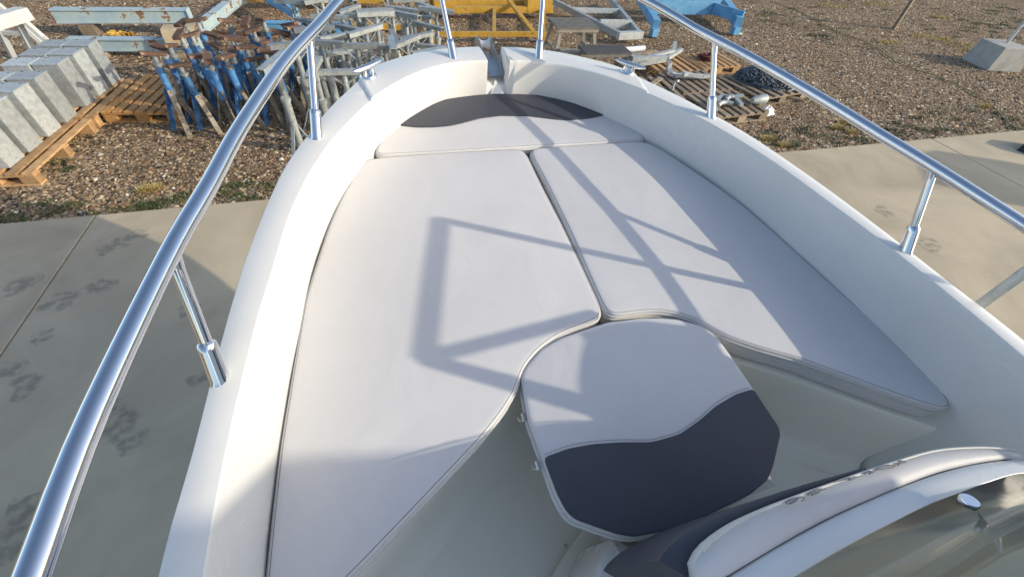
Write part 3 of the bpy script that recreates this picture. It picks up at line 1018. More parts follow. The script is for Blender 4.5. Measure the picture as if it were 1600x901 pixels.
# ---- keel blocks and props that carry the hull
def keel_z(y):
    return -1.0 + .52 * max(0, (y - .9) / 1.1) ** 1.6


for y, lab in ((.55, "stack of old timber keel blocks under the motorboat's forefoot"), (-2.6, "stack of old timber keel blocks under the motorboat's stern")):
    p = bw((0, y, -1.0))
    root = empty("keel_blocks", TR(p.x, p.y, 0, R(3)), lab, "blocks")
    n = max(1, int(round((p.z - .0) / .15))); h = (p.z - 0.002) / n
    for k in range(n):
        ln = (.7, .22) if k % 2 == 0 else (.24, .6)
        MB().box((p.x, p.y, h * (k + .5)), (ln[0], ln[1], h - .002), ch=.006).build("block", M_oldwood, root)


# ================================================================== yard things
def blue_stand(name="boat_stand"):
    root = empty(name, TR())
    mb = MB().tube([(0, 0, .36), (0, 0, .68)], .038, 12); mb.build("tube", M_blue, root)
    mb = MB().tube([(0, 0, .66), (0, 0, .80)], .026, 10).tube([(0, 0, .70), (0, 0, .725)], .045, 6); mb.build("screw", M_galvd, root)
    for k in range(3):
        a = k * 2.094 + .3
        m = M_blue if k != 1 else M_oldwood
        c, s = math.cos(a), math.sin(a)
        MB().bar((c * .03, s * .03, .46), (c * .17, s * .17, 0.0), .055, .016, a * .0).build("leg", (M_oldmetal, M_blue, M_oldmetal)[k], root)
    MB().box((0, 0, .815), (.23, .085, .03), Matrix.Rotation(R(9), 3, 'Y')).build("head_plate", M_rust, root)
    return root


def grey_stand():
    root = empty("boat_stand", TR())
    MB().tube([(0, 0, .12), (0, 0, .62)], .040, 12).tube([(0, 0, .60), (0, 0, .64)], .052, 12).build("tube", M_galvd, root)
    MB().tube([(0, 0, .60), (0, 0, .97)], .029, 10).bar((-.07, 0, .66), (.07, 0, .66), .014, .014).build("inner_tube", M_galvm, root)
    for k in range(3):
        a = k * 2.094 + .9
        c, s = math.cos(a), math.sin(a)
        MB().bar((c * .03, s * .03, .34), (c * .19, s * .19, 0.01), .04, .008).box((c * .19, s * .19, .006), (.06, .06, .012)).build("leg", M_galvd, root)
    h = MB()
    h.box((0, 0, 1.0), (.50, .075, .009)).box((0, .034, .975), (.50, .007, .04)).box((0, -.034, .975), (.50, .007, .04))
    hd = h.build("head", M_galvm, root)
    for s in (-1, 1):
        MB().bar((s * .02, 0, .84), (s * .17, 0, .97), .045, .01).build("brace", M_galvm, hd)
    return root


bs = blue_stand(); gs = grey_stand()
tag(bs, "blue tripod boat stand with rusty head plate, in the crowd beside the pallet", "boat stand", "blue boat stands crowded by the pallet")
tag(gs, "grey galvanised boat stand with braced T-shaped head, in the crowd beyond the bow", "boat stand", "galvanised boat stands crowded together")
random.seed(11)
spots = []
for j in range(5):
    for i in range(6):
        x = -2.55 + i * .26 + (j % 2) * .14 + random.uniform(-.05, .05); y = 5.72 + j * .29 + random.uniform(-.05, .05)
        spots.append((x, y))
def crowd_label(head, x, y, x0, x1, y0, y1, w):
    if x < x0: t = w[0]
    elif x > x1: t = w[1]
    elif y < y0: t = w[2]
    elif y > y1: t = w[3]
    else: t = "in the middle of its crowd"
    return head + ", " + t


for k, (x, y) in enumerate(spots):
    m = TR(x, y, -.03, random.uniform(0, 6.28), R(random.uniform(-4, 4)), R(random.uniform(-4, 4))) @ Matrix.Diagonal((1, 1, random.uniform(.92, 1.1), 1))
    lab = crowd_label("blue tripod boat stand with rusty head plate", x, y, -2.36, -1.42, 5.95, 6.85, ("standing next to the empty pallet", "standing against the grey stands", "in the row nearest the concrete slab", "in the row nearest the rusty bars"))
    if k == 0: bs.matrix_world = m; bs["label"] = lab
    else: copy_tree(bs, m, lab)
spots = []
for j in range(8):
    for i in range(6):
        x = -1.18 + i * .36 + (j % 2) * .18 + random.uniform(-.07, .07); y = 4.98 + j * .40 + random.uniform(-.07, .07)
        if x < -1.0 and 5.5 < y < 7.1: continue
        if x > .75: continue
        spots.append((x, y))
for k, (x, y) in enumerate(spots):
    m = TR(x, y, -.03, random.choice([random.uniform(-.5, .5), random.uniform(-1.2, 1.2), random.uniform(0, 3.1)]), R(random.uniform(-3, 3)), R(random.uniform(-3, 3))) @ Matrix.Diagonal((1, 1, random.uniform(.85, 1.06), 1))
    lab = crowd_label("grey galvanised boat stand with braced T-shaped head", x, y, -.85, .45, 5.15, 7.3, ("standing against the blue stands", "standing beside the yellow cradle frame", "closest to the motorboat's bow", "in the row nearest the yellow beams"))
    if k == 0: gs.matrix_world = m; gs["label"] = lab
    else: copy_tree(gs, m, lab)

# four of the same stands prop up the hull
for x, y, lab in ((-.80, .15, "grey galvanised boat stand propping the hull's port bow"), (.80, .10, "grey galvanised boat stand propping the hull's starboard bow"), (-.85, -2.4, "grey galvanised boat stand propping the hull's port quarter"), (.85, -2.4, "grey galvanised boat stand propping the hull's starboard quarter")):
    p = bw((x, y, -.62))
    c = copy_tree(gs, TR(p.x, p.y, 0, 1.4) @ Matrix.Diagonal((1, 1, (p.z - .01) / 1.0, 1)), lab, "boat stands under the hull")


# pallets
def pallet(name, m4, label, wood, nb=7, group="wooden pallets on the gravel", ln=1.2, wd=.8):
    root = empty(name, m4, label, "pallet", group)

    def put(c, s, nm):
        key = (nm, round(s[0], 3), round(s[1], 3), wood.name)
        o = bpy.data.objects.new(nm, pal_cache.get(key) or pal_cache.setdefault(key, pal_mesh(nm, s, wood)))
        C.objects.link(o); o.parent = root; o.location = c
        o.rotation_euler = (0, 0, random.uniform(-.008, .008))
    for i in range(nb):
        w = .092
        put((-ln / 2 + w / 2 + i * (ln - w) / (nb - 1), 0, .133), (w * random.choice([.9, 1.0]), wd, .021), "board")
    for y in (-wd / 2 + .05, 0, wd / 2 - .05):
        put((0, y, .111), (ln, .10, .021), "stringer_board")
        put((0, y, .011), (ln, .10, .021), "bottom_board")
        for x in (-ln / 2 + .075, 0, ln / 2 - .075):
            put((x, y, .061), (.14, .095, .078), "block")
    return root


pal_cache = {}


def pal_mesh(nm, s, wood):
    me = MB().box((0, 0, 0), s, ch=.003).mesh(nm); me.materials.append(wood); return me


random.seed(5)
PR = R(90 - 4)
pallet("pallet", TR(-3.99, 5.30, -.03, R(-4)), "pale wooden pallet under the front galvanised boxes", M_wood, nb=6, ln=.8, wd=1.2)
pallet("pallet", TR(-3.91, 6.56, -.03, R(-4)), "pale wooden pallet under the rear galvanised boxes", M_wood, nb=6, ln=.8, wd=1.2)
pallet("pallet", TR(-4.83, 5.36, -.03, R(-4)), "wooden pallet left of the front box pallet, carrying the blue tarpaulin box", M_wood, nb=6, ln=.8, wd=1.2)
pallet("pallet", TR(-3.03, 6.60, -.03, R(-7)), "empty orange-brown wooden pallet beside the galvanised boxes", M_brown, nb=7, ln=.86, wd=1.2)
pallet("pallet", TR(4.92, 7.00, -.03, R(2)), "old wooden pallet with galvanised trailer arms on it", M_wood, ln=1.0)
pallet("pallet", TR(3.98, 6.0, -.03, R(-3)), "broken old wooden pallet between the low step stool and the bracket pallet", M_oldwood, nb=5, ln=.75, wd=.9)
pallet("pallet", TR(4.88, 6.18, -.03, R(3)), "old wooden pallet with pale bent brackets on it", M_oldwood, ln=.95)
pallet("pallet", TR(4.92, 5.32, -.03, R(4)), "old wooden pallet heaped with galvanised fittings", M_oldwood, ln=.95)
pallet("pallet", TR(6.05, 5.95, -.03, R(10)), "dark wooden pallet under the anchor chain", M_oldwood, ln=1.15, wd=.95)
pallet("pallet", TR(5.75, 7.10, -.03, R(3)), "wooden pallet carrying dark red rope", M_wood, ln=.9, wd=.7)

# galvanised boxes
box_me = MB().box((0, 0, .24), (.262, .235, .48), ch=.004).mesh("casing"); box_me.materials.append(M_galv)
lid_me = MB().box((0, 0, .484), (.272, .247, .014), ch=.003).mesh("lid"); lid_me.materials.append(M_galv)
hole_me = MB().tube([(0, 0, .489), (0, 0, .4925)], .011, 10).mesh("lifting_hole"); hole_me.materials.append(M_rubber)
random.seed(9)
yrow = [4.93, 5.24, 5.58, 5.91, 6.34, 6.66, 6.98]
for r_, y in enumerate(yrow):
    for c_ in range(2):
        x = -3.93 + (y - 5.4) * .10 - c_ * .285
        if r_ == 1 and c_ == 1 and False: continue
        near = ["nearest the slab edge", "second from the slab edge", "third from the slab edge", "fourth from the slab edge", "fifth from the slab edge", "sixth from the slab edge", "farthest from the slab edge"][r_]
        root = empty("galvanised_box", TR(x, y, .114, R(-5 + random.uniform(-2, 2))), "galvanised steel box in the %s row, %s" % ("outer" if c_ == 0 else "inner", near), "box", "galvanised boxes on the pallets")
        for nm, me in (("casing", box_me), ("lid", lid_me)):
            o = bpy.data.objects.new(nm, me); C.objects.link(o); o.parent = root
        for dx in (-.08, .08):
            o = bpy.data.objects.new("lifting_hole", hole_me); C.objects.link(o); o.parent = root; o.location = (dx, .09, 0)
# blue tarp over one more box
mb = MB(); n = 9
vs = []
for i in range(n):
    for j in range(n):
        x = -.22 + .44 * i / (n - 1); y = -.24 + .48 * j / (n - 1)
        e = max(abs(x) - .15, abs(y) - .16, 0)
        vs.append((x, y, .50 - e * 2.2 + .012 * math.sin(9 * x + 5 * y) + random.uniform(-.008, .008)))
mb.add(vs, [(i * n + j, (i + 1) * n + j, (i + 1) * n + j + 1, i * n + j + 1) for i in range(n - 1) for j in range(n - 1)], True)
o = mb.build("tarpaulin", M_tarp, m=TR(-4.53, 5.62, .125, R(-5)))
tag(o, "folded blue tarpaulin over a box beside the inner box row", "tarpaulin")
root = empty("galvanised_box", TR(-4.53, 5.62, .114, R(-5)), "galvanised steel box under the blue tarpaulin", "box", "galvanised boxes on the pallets")
o = bpy.data.objects.new("casing", box_me); C.objects.link(o); o.parent = root


# pale grey trestles behind the boxes
def trestle(m4, label, ln=1.15, h=.78, top_h=.14):
    root = empty("steel_trestle", m4, label, "trestle", "pale grey trestles")
    MB().box((0, 0, h), (ln, .16, top_h), ch=.004).build("top_beam", M_paint, root, m4)
    for sx in (-1, 1):
        for sy in (-1, 1):
            MB().bar((sx * (ln / 2 - .12), sy * .05, h - .06), (sx * (ln / 2 - .03), sy * .34, 0), .07, .05).build("leg", M_paint, root, m4)
        MB().bar((sx * (ln / 2 - .07), -.2, .36), (sx * (ln / 2 - .07), .2, .36), .05, .05).build("crossbar", M_paint, root, m4)
    return root


trestle(TR(-4.75, 7.15, -.03, R(70)), "pale grey steel trestle standing behind the galvanised boxes")
trestle(TR(-5.35, 7.9, -.03, R(78)), "pale grey steel trestle next to the rusty blue beams", h=.85)
trestle(TR(-5.95, 6.7, -.03, R(74)), "pale grey steel trestle farthest from the boat stands", h=.8)


def beam(name, p0, p1, w, h, mat, label, cat="beam", group=None, flange=.018):
    p0 = Vector(p0); p1 = Vector(p1)
    d = (p1 - p0); L = d.length; m = Matrix.Translation((p0 + p1) / 2) @ d.to_track_quat('X', 'Z').to_matrix().to_4x4()
    root = empty(name, m, label, cat, group)
    MB().box((0, 0, h / 2 - flange / 2), (L, w, flange)).build("top_flange", mat, root, m)
    MB().box((0, 0, -h / 2 + flange / 2), (L, w, flange)).build("bottom_flange", mat, root, m)
    MB().box((0, w * .32, 0), (L, .018, h - 2 * flange - .002)).box((0, -w * .32, 0), (L, .018, h - 2 * flange - .002)).build("web", mat, root, m)
    for s in (-1, 1):
        MB().box((s * (L / 2 + .006), 0, 0), (.01, w * 1.05, h * 1.03)).build("end_plate", M_rust if s < 0 else mat, root, m)
    return root


beam("steel_beam", (-5.3, 9.6, .26), (-3.30, 9.55, .26), .17, .20, M_paleblue, "faded pale blue steel beam with rusty end, lying farther back")
beam("steel_beam", (-4.75, 8.55, .14), (-2.95, 8.40, .14), .16, .17, M_paleblue, "rusty pale blue steel beam under the tan channel")
beam("steel_beam", (-3.05, 9.0, .20), (-2.75, 11.2, .20), .15, .16, M_paleblue, "pale rusty steel beam lying end on toward the boat stands")
for i, (x, y) in enumerate([(-4.9, 9.6), (-3.6, 9.56), (-4.4, 8.53), (-3.3, 8.44)]):
    h = .18 if i < 2 else .075
    o = MB().box((0, 0, h / 2), (.2, .34, h), ch=.006).build("timber_bearer", M_oldwood, m=TR(x, y, -.03, R(4)))
    tag(o, ["timber bearer under the left end of the rear blue beam", "timber bearer under the right end of the rear blue beam", "timber bearer under the left end of the front blue beam", "timber bearer under the right end of the front blue beam"][i], "bearer", "bearers under the blue beams")
# tan bent channel on the beam
mb = MB()
prof = [(-.20, .0), (-.17, .17), (-.11, .21), (.11, .21), (.17, .17), (.20, .0)]
th = .012
vs = []
for x in (-.22, .22):
    for (a, b) in prof: vs.append((x, a, b))
    for (a, b) in reversed(prof): vs.append((x, a * .94, max(b - th, 0)))
n = 12
mb.add(vs, [(i, (i + 1) % n, n + (i + 1) % n, n + i) for i in range(n)] + [(0, 1, 10, 11), (1, 2, 9, 10), (2, 3, 8, 9), (3, 4, 7, 8), (4, 5, 6, 7)] + [(n + 0, n + 11, n + 10, n + 1), (n + 1, n + 10, n + 9, n + 2), (n + 2, n + 9, n + 8, n + 3), (n + 3, n + 8, n + 7, n + 4), (n + 4, n + 7, n + 6, n + 5)])
o = mb.build("bent_channel", M_card, m=TR(-3.12, 8.38, .197, R(6)))
tag(o, "tan bent sheet channel lying over the rusty blue beam", "channel")
# crumpled yellow strap
random.seed(21)
for k in range(1):
    mb = MB()
    for q in range(4):
        pts = []
        a = random.uniform(0, 6.28)
        for t in range(12):
            a += random.uniform(-.9, .9)
            pts.append(((t - 6) * .03 + .07 * math.cos(a), .12 * math.sin(a * 1.3) + q * .01, .03 + .16 * random.random()))
        for a0, a1 in zip(pts[:-1], pts[1:]): mb.bar(a0, a1, .075, .008, random.uniform(-1, 1))
    o = mb.build("lifting_sling", M_yellow, m=TR(-4.28, 8.95, -.02, R(-20)))
    tag(o, "crumpled yellow lifting sling heaped between the blue beams", "sling")
# loose rusty flats among the stands
random.seed(8)
for k, (u, v, a, l) in enumerate([(400, 40, 20, .7), (370, 52, -10, .8), (430, 58, 35, .6), (345, 60, 5, .7), (455, 45, -30, .5)]):
    p = G(u, v)
    o = MB().box((0, 0, .02), (l, .08, .04), ch=.004).build("rusty_bar", M_rust, m=TR(p.x, p.y, -.03 + .01 * k, R(a)))
    tag(o, ["short rusty bar turned across the gravel behind the blue stands", "long rusty bar nearly square to the blue stands", "rusty bar slanting away behind the blue stands", "rusty bar lying close behind the blue stands", "shortest rusty bar near the light blue beam"][k], "bar", "rusty bars behind the stands")
beam("steel_beam", (-2.1, 9.3, .14), (-.6, 9.15, .14), .15, .17, M_skyblue, "light blue steel beam lying behind the boat stands")
beam("steel_beam", (-2.55, 11.3, .3), (-1.55, 9.5, .3), .12, .15, M_skyblue, "light blue steel beam slanting toward the yellow cradle beams")


def frame(name, label, segs, mat, cat="frame", plates=()):
    p0 = Vector(segs[0][0])
    root = empty(name, Matrix.Translation((p0.x, p0.y, 0)), label, cat)
    for s in segs:
        MB().bar(s[0], s[1], s[2], s[3]).build(s[4] if len(s) > 4 else "rail", mat, root)
    for c, s in plates:
        MB().box(c, s, ch=.004).build("plate", mat, root)
    return root


frame("yellow_cradle", "yellow steel cradle frame lying on the gravel beyond the bow",
      [((.78, 8.78, .13), (3.05, 8.66, .13), .07, .08), ((1.02, 10.3, .16), (3.7, 10.25, .16), .11, .12), ((1.02, 10.65, .20), (3.8, 10.6, .20), .11, .12), ((.84, 8.82, .135), (1.08, 10.26, .165), .075, .075, "cross_bar"),
       ((2.02, 8.74, .135), (2.36, 10.25, .165), .07, .07, "cross_bar"), ((3.0, 8.7, .135), (3.5, 10.25, .165), .07, .07, "cross_bar"), ((.72, 8.9, .10), (.50, 10.9, .40), .10, .05, "strut"), ((2.86, 8.9, .10), (2.72, 10.4, .3), .09, .05, "strut"), ((3.0, 8.68, -.03), (3.0, 8.68, .10), .1, .1, "foot"), ((.82, 8.78, -.03), (.82, 8.78, .1), .1, .1, "foot")], M_yellow, "cradle",
      [((1.25, 10.45, .20), (.36, .40, .22)), ((3.35, 10.40, .24), (.5, .40, .24))])
frame("yellow_cradle", "yellow steel cradle beams lying behind the grey boat stands",
      [((-2.7, 11.2, .22), (.1, 11.0, .22), .2, .2), ((-2.7, 11.75, .22), (.1, 11.55, .22), .2, .2), ((-1.2, 11.05, .12), (-1.2, 11.7, .12), .2, .12, "cross_bar"), ((-.9, 9.6, .06), (.3, 9.5, .06), .14, .09)], M_yellow, "cradle")
frame("blue_cradle", "light blue steel boat cradle on the gravel past the bow rail",
      [((5.55, 8.85, .22), (6.05, 10.7, .30), .14, .16), ((7.62, 8.9, .22), (8.3, 10.7, .3), .15, .2), ((5.9, 9.85, .30), (7.6, 9.75, .30), .10, .26), ((5.9, 10.3, .40), (7.9, 10.2, .40), .30, .10), ((5.55, 8.86, 0.0), (5.55, 8.86, .14), .14, .14, "foot"), ((7.62, 8.91, 0.0), (7.62, 8.91, .14), .16, .16, "foot"), ((7.45, 9.7, .30), (7.75, 9.0, .30), .04, .22, "gusset")], M_skyblue, "cradle")
frame("trailer_tongue", "galvanised triangular trailer drawbar frame resting beyond the step stools",
      [((3.95, 11.2, .14), (4.55, 8.45, .14), .08, .11), ((5.55, 11.2, .14), (5.0, 8.5, .14), .08, .11), ((4.17, 10.25, .15), (5.33, 10.15, .15), .07, .09, "cross_bar"), ((4.42, 9.2, .15), (5.12, 9.15, .15), .06, .16, "cross_bar"), ((4.50, 8.45, .14), (5.05, 8.48, .14), .12, .13, "coupling")], M_galv, "drawbar")


# grated step stools
def stool(m4, label, w, d, h, mat, plank=True):
    root = empty("step_stool", m4, label, "step stool")
    t = MB()
    t.box((0, 0, h - .02), (w, d, .018)).box((0, -d / 2 + .006, h - .04), (w, .012, .06)).box((0, d / 2 - .006, h - .04), (w, .012, .06))
    top = t.build("top", mat, root, m4)
    n = int(w / .028)
    for i in range(n):
        MB().box((-w / 2 + .014 + i * (w - .028) / (n - 1), 0, h - .006), (.012, d - .01, .010)).build("tread_rib", mat, top, m4)
    for sx in (-1, 1):
        for sy in (-1, 1):
            MB().bar((sx * (w / 2 - .07), sy * (d / 2 - .05), h - .03), (sx * (w / 2 + .02), sy * (d / 2 + .06), 0), .055, .05).build("leg", M_grate, root, m4)
        MB().bar((sx * (w / 2 - .03), -d / 2, h * .35), (sx * (w / 2 - .03), d / 2, h * .35), .04, .05).build("crossbar", M_grate, root, m4)
    if plank:
        MB().box((0, -d / 2 - .16, h * .48), (w * .86, .24, .03)).build("lower_step", mat, root, m4)
    return root


stool(TR(3.20, 7.72, -.03, R(-3)), "tall grated aluminium step stool beyond the bow", .74, .62, .60, M_grate)
stool(TR(3.50, 6.92, -.03, R(-2)), "low dark grated step stool in front of the taller one", .80, .42, .43, M_grated, False)
o = MB().tube([(0, 0, 0), (.5, 0, .01)], .045, 12).build("fender_tube", M_plastic, m=TR(3.88, 7.12, .30, R(5)))
o = o
tag(o, "white plastic tube poking out behind the low step stool", "tube")
MB().box((.3, 0, -.19), (.22, .2, .30), ch=.004).build("bracket", M_galvd, o, o.matrix_world.copy())


# galvanised fittings on the pallets
def arm(m4, label, pts, w, h, mat=M_galv, cat="bracket"):
    root = empty("galvanised_bracket", m4, label, cat, "galvanised fittings on the pallets")
    for a, b in zip(pts[:-1], pts[1:]):
        MB().bar(a, b, w, h).build("section", mat, root, m4)
    MB().box(pts[0], (w * 1.5, w * 1.5, h * 1.2), ch=.003).build("foot_plate", mat, root, m4)
    return root


Z0 = .115
arm(TR(4.55, 6.95, Z0, R(8)), "long straight galvanised arm laid across the trailer-arm pallet", [(-.5, -.05, .04), (.2, 0, .06), (.75, .28, .10)], .06, .06)
arm(TR(4.75, 7.10, Z0 + .08, R(20)), "second galvanised arm crossing over the straight one", [(-.35, 0, .04), (.3, .02, .05), (.55, .22, .09)], .07, .04)
arm(TR(4.28, 6.62, 0, R(-4)), "bent galvanised hoop leaning beside the trailer-arm pallet", [(-.35, .0, .32), (.22, 0, .34), (.30, -.02, .26), (.31, -.05, 0)], .07, .06)
arm(TR(4.75, 6.24, Z0, R(-5)), "pale bent bracket lying on the bracket pallet", [(-.28, .12, .08), (-.2, .05, .05), (.1, 0, .05), (.42, .0, .05)], .07, .05)
arm(TR(4.85, 6.12, Z0 + .03, R(0)), "second pale bracket lying beside the bent one", [(-.20, .06, .08), (.1, 0, .05), (.38, .04, .05)], .05, .05)
arm(TR(4.27, 5.86, 0, R(-70)), "thin upright galvanised hook by the bracket pallet", [(-.0, .0, .0), (.0, 0, .24), (.06, 0, .27)], .035, .03)
random.seed(31)
kinds = ["curved galvanised fitting", "flat galvanised fitting", "short galvanised pipe fitting", "ribbed galvanised fitting", "small galvanised elbow", "wide galvanised cup"]
for k in range(6):
    m4 = TR(4.60 + .12 * k + random.uniform(-.02, .02), 5.28 + random.uniform(-.14, .18), Z0, random.uniform(0, 3))
    if k == 5:
        mb = MB().tube([(0, 0, .075), (.10, 0, .078), (.22, 0, .08), (.24, 0, .08)], [.04, .065, .075, .07], 14)
    elif k % 2:
        mb = MB().tube([(-.12, 0, .04), (0, .03, .05), (.10, 0, .045), (.14, -.08, .04)], .036, 10)
    else:
        mb = MB().bar((-.16, 0, .03), (.14, .04, .035), .06, .04).bar((.12, .04, .035), (.16, -.10, .06), .05, .04)
    o = mb.build("galvanised_fitting", M_galv, m=m4)
    tag(o, kinds[k] + " heaped on the fittings pallet", "fitting", "galvanised fittings on the pallets")
# chain heap: links piled into one mound
random.seed(13)
mb = MB()
for k in range(1100):
    a = random.uniform(0, 6.28); r = math.sqrt(random.random())
    x = .52 * r * math.cos(a); y = .40 * r * math.sin(a)
    z = .02 + .20 * (1 - r ** 2) ** .7 * random.uniform(.75, 1.0)
    q = Matrix.Rotation(random.uniform(0, 6.28), 3, 'Z') @ Matrix.Rotation(random.uniform(-1.3, 1.3), 3, 'X')
    L_ = .030; w_ = .016
    ring = [(L_ * math.cos(t), w_ * math.sin(t), 0) for t in [i * 2 * math.pi / 8 for i in range(8)]]
    pts = [q @ Vector(p) + Vector((x, y, z)) for p in ring]
    mb.tube(pts + [pts[0]], .0065, 4, cap=False)
mound = MB(); rr = 20
vs = [(0, 0, .185)]
for i in range(1, 6):
    t = i / 5
    for j in range(rr):
        a = j * 2 * math.pi / rr
        vs.append((.52 * t * math.cos(a), .40 * t * math.sin(a), max(.0, .185 * (1 - t * t) ** .7)))
fs = [(0, 1 + j, 1 + (j + 1) % rr) for j in range(rr)] + [(1 + (i - 1) * rr + j, 1 + i * rr + j, 1 + i * rr + (j + 1) % rr, 1 + (i - 1) * rr + (j + 1) % rr) for i in range(1, 5) for j in range(rr)]
mb.add(vs, fs, True)
o = mb.build("anchor_chain", M_chain, m=TR(6.18, 6.02, Z0 + .0, R(-25)), fix=False)
tag(o, "heap of dark steel anchor chain piled on a pallet", "chain")
mb = MB()
random.seed(17)
for q in range(7):
    pts = []; a = random.uniform(0, 6.28)
    for t in range(18):
        a += .5
        pts.append((.20 * math.cos(a) * (.6 + .6 * random.random()), .14 * math.sin(a) * (.5 + .7 * random.random()), .02 + .012 * q * random.random()))
    mb.tube(pts, .012, 6)
o = mb.build("rope_coil", M_redstuff, m=TR(5.72, 7.12, Z0, R(10)))
tag(o, "dark red rope heaped on a pallet behind the chain", "rope")
# crumpled white plastic bag
mb = MB(); random.seed(2)
vs = []; nu, nv = 9, 14
for i in range(nu):
    for j in range(nv):
        th_ = math.pi * i / (nu - 1) * .5; ph = 2 * math.pi * j / nv
        r = random.uniform(.75, 1.15)
        vs.append((.17 * math.sin(th_) * math.cos(ph) * r, .11 * math.sin(th_) * math.sin(ph) * r, .10 * math.cos(th_) * random.uniform(.7, 1.1)))
mb.add(vs, [(i * nv + j, (i + 1) * nv + j, (i + 1) * nv + (j + 1) % nv, i * nv + (j + 1) % nv) for i in range(nu - 1) for j in range(nv)])
o = mb.build("plastic_bag", M_plastic, m=TR(5.62, 5.20, -.03, .4)); tag(o, "crumpled white plastic bag on the gravel by the chain pallet", "bag")
# timber scraps around the pallets
random.seed(19)
for k, (u, v, l, a) in enumerate([(1230, 152, .45, -35), (1010, 82, .5, 12), (1125, 128, .5, -40)]):
    p = G(u, v)
    o = MB().box((0, 0, .025), (l, .09, .05), ch=.004).build("timber_scrap", M_oldwood, m=TR(p.x, p.y, -.03, R(a)))
    tag(o, ["old timber scrap at the foot of the chain pallet", "old timber scrap beside the low step stool", "old timber scrap between the fittings and chain pallets"][k], "timber", "timber scraps by the pallets")

for k, (x, y, l, a) in enumerate([(4.0, 6.05, .8, 40), (3.85, 5.6, .6, -20), (4.35, 5.55, .5, 75), (5.35, 6.25, .7, 20), (5.5, 5.5, .5, -60), (4.15, 5.35, .7, 10)]):
    o = MB().box((0, 0, .012), (l, .085, .022), ch=.003).build("loose_board", M_oldwood, m=TR(x, y, (.118 if k == 0 else -.028), R(a)))
    tag(o, ["loose board lying skewed on the broken pallet", "loose board on the gravel in front of the broken pallet", "loose board end on between the bracket and fittings pallets", "loose board between the bracket pallet and the chain pallet", "loose board between the fittings pallet and the plastic bag", "loose board on the gravel beside the fittings pallet"][k], "board", "loose boards by the pallets")
# concrete block with a steel pole
root = empty("post_base", TR(12.45, 6.62, -.03, R(-14)), "square cast concrete post base with a thin steel pole", "post base")
m4 = root.matrix_world.copy()
mb = MB().add([(-.36, -.36, 0), (.36, -.36, 0), (.36, .36, 0), (-.36, .36, 0), (-.31, -.31, .42), (.31, -.31, .42), (.31, .31, .42), (-.31, .31, .42)], [(3, 2, 1, 0), (4, 5, 6, 7), (0, 1, 5, 4), (1, 2, 6, 5), (2, 3, 7, 6), (3, 0, 4, 7)])
ob = mb.build("block", M_cast, root, m4)
bv = ob.modifiers.new("bevel", 'BEVEL'); bv.width = .012; bv.segments = 2
MB().tube([(.08, .1, .42), (.08, .1, 2.2)], .03, 12).build("pole", M_galv, root, m4)
p = G(1397, 44)
o = MB().box((0, 0, .75), (.10, .07, 1.5), ch=.004).build("timber_post", M_oldwood, m=TR(p.x, p.y, -.03, R(20), R(0), R(2)))
tag(o, "brown timber post standing in the far gravel", "post")
# hose
hp = [G(u, v) for u, v in [(1210, 3), (1250, 18), (1280, 34), (1310, 50), (1345, 62), (1372, 76), (1388, 88), (1405, 98), (1430, 108), (1462, 118), (1500, 134), (1530, 150), (1555, 168), (1570, 185), (1590, 200), (1640, 215)]]
hc = smoothcurve([(p.x, p.y, .0) for p in hp], 120)
o = MB().tube([(p[0], p[1], -.008 + .003 * math.sin(i * .9)) for i, p in enumerate(hc)], .0085, 8).build("garden_hose", M_hose)
tag(o, "yellow green garden hose snaking across the gravel", "hose")
p = G(1596, 238)
mb = MB().add([(-.22, -.12, 0), (.22, -.12, 0), (.22, .12, 0), (-.22, .12, 0), (-.05, -.11, .20), (.21, -.11, .20), (.21, .11, .20), (-.05, .11, .20)], [(3, 2, 1, 0), (4, 5, 6, 7), (0, 1, 5, 4), (1, 2, 6, 5), (2, 3, 7, 6), (3, 0, 4, 7)])
o = mb.build("wheel_chock", M_rubber, m=TR(p.x + .22, p.y, 0, R(15))); tag(o, "black rubber wheel chock on the right-hand slab", "chock")

# ================================================================== things beside the boat, outside the picture, whose shade falls into it
X0 = 1.62


def SH(u, v, z=0.0, X=X0):
    """shadow pixel on the cushion plane -> the place in the upright plane x = X that throws it"""
    q = np.array(bw(B(u, v, z)))
    t = (X - q[0]) / -SUN[0]
    return Vector(q - SUN * t)


stair = empty("boarding_stair", TR(X0, 0, 0), "galvanised boarding stair with tube handrail beside the starboard gunwale", "boarding stair")
a_top = SH(687, 343); b_ = SH(660, 560); c_ = SH(930, 491); d_ = SH(918, 626)
foot = SH(1165, 447)
post = Vector((X0, (a_top.y + foot.y) / 2, 0))
MB().tube([(X0, foot.y, 0), (X0, foot.y, foot.z), a_top], .0145, 14).build("post", M_galv, stair)
MB().tube([a_top, b_], .0175, 14).build("handrail", M_galv, stair)
MB().tube([b_, c_], .0165, 14).build("brace", M_galv, stair)
MB().tube([b_, d_, d_ + (d_ - b_) * .4], .018, 14).build("brace", M_galv, stair)
MB().tube([(X0 + .02, b_.y - .02, 0), (X0, b_.y, b_.z)], .02, 14).build("post", M_galv, stair)
blob = [(908, 520), (916, 532), (908, 560), (905, 600), (916, 640), (935, 668), (965, 692), (985, 760), (1000, 860), (1260, 720), (1185, 616), (1172, 598), (1150, 588), (1135, 566), (1105, 556), (1100, 544), (1120, 538), (1085, 520), (1050, 512), (990, 505), (945, 508)]  # outline of a solid panel shaped to throw the shade on the table
pts = [SH(u, v) for u, v in blob]
mb = MB(); n = len(pts)
mb.add([p for p in pts] + [p + Vector((.05, 0, 0)) for p in pts], [tuple(range(n)), tuple(reversed(range(n, 2 * n)))] + [(i, (i + 1) % n, n + (i + 1) % n, n + i) for i in range(n)])
mb.build("shade_panel", M_grate, stair)
pts = []  # extra panel added to keep the sun off the backrest
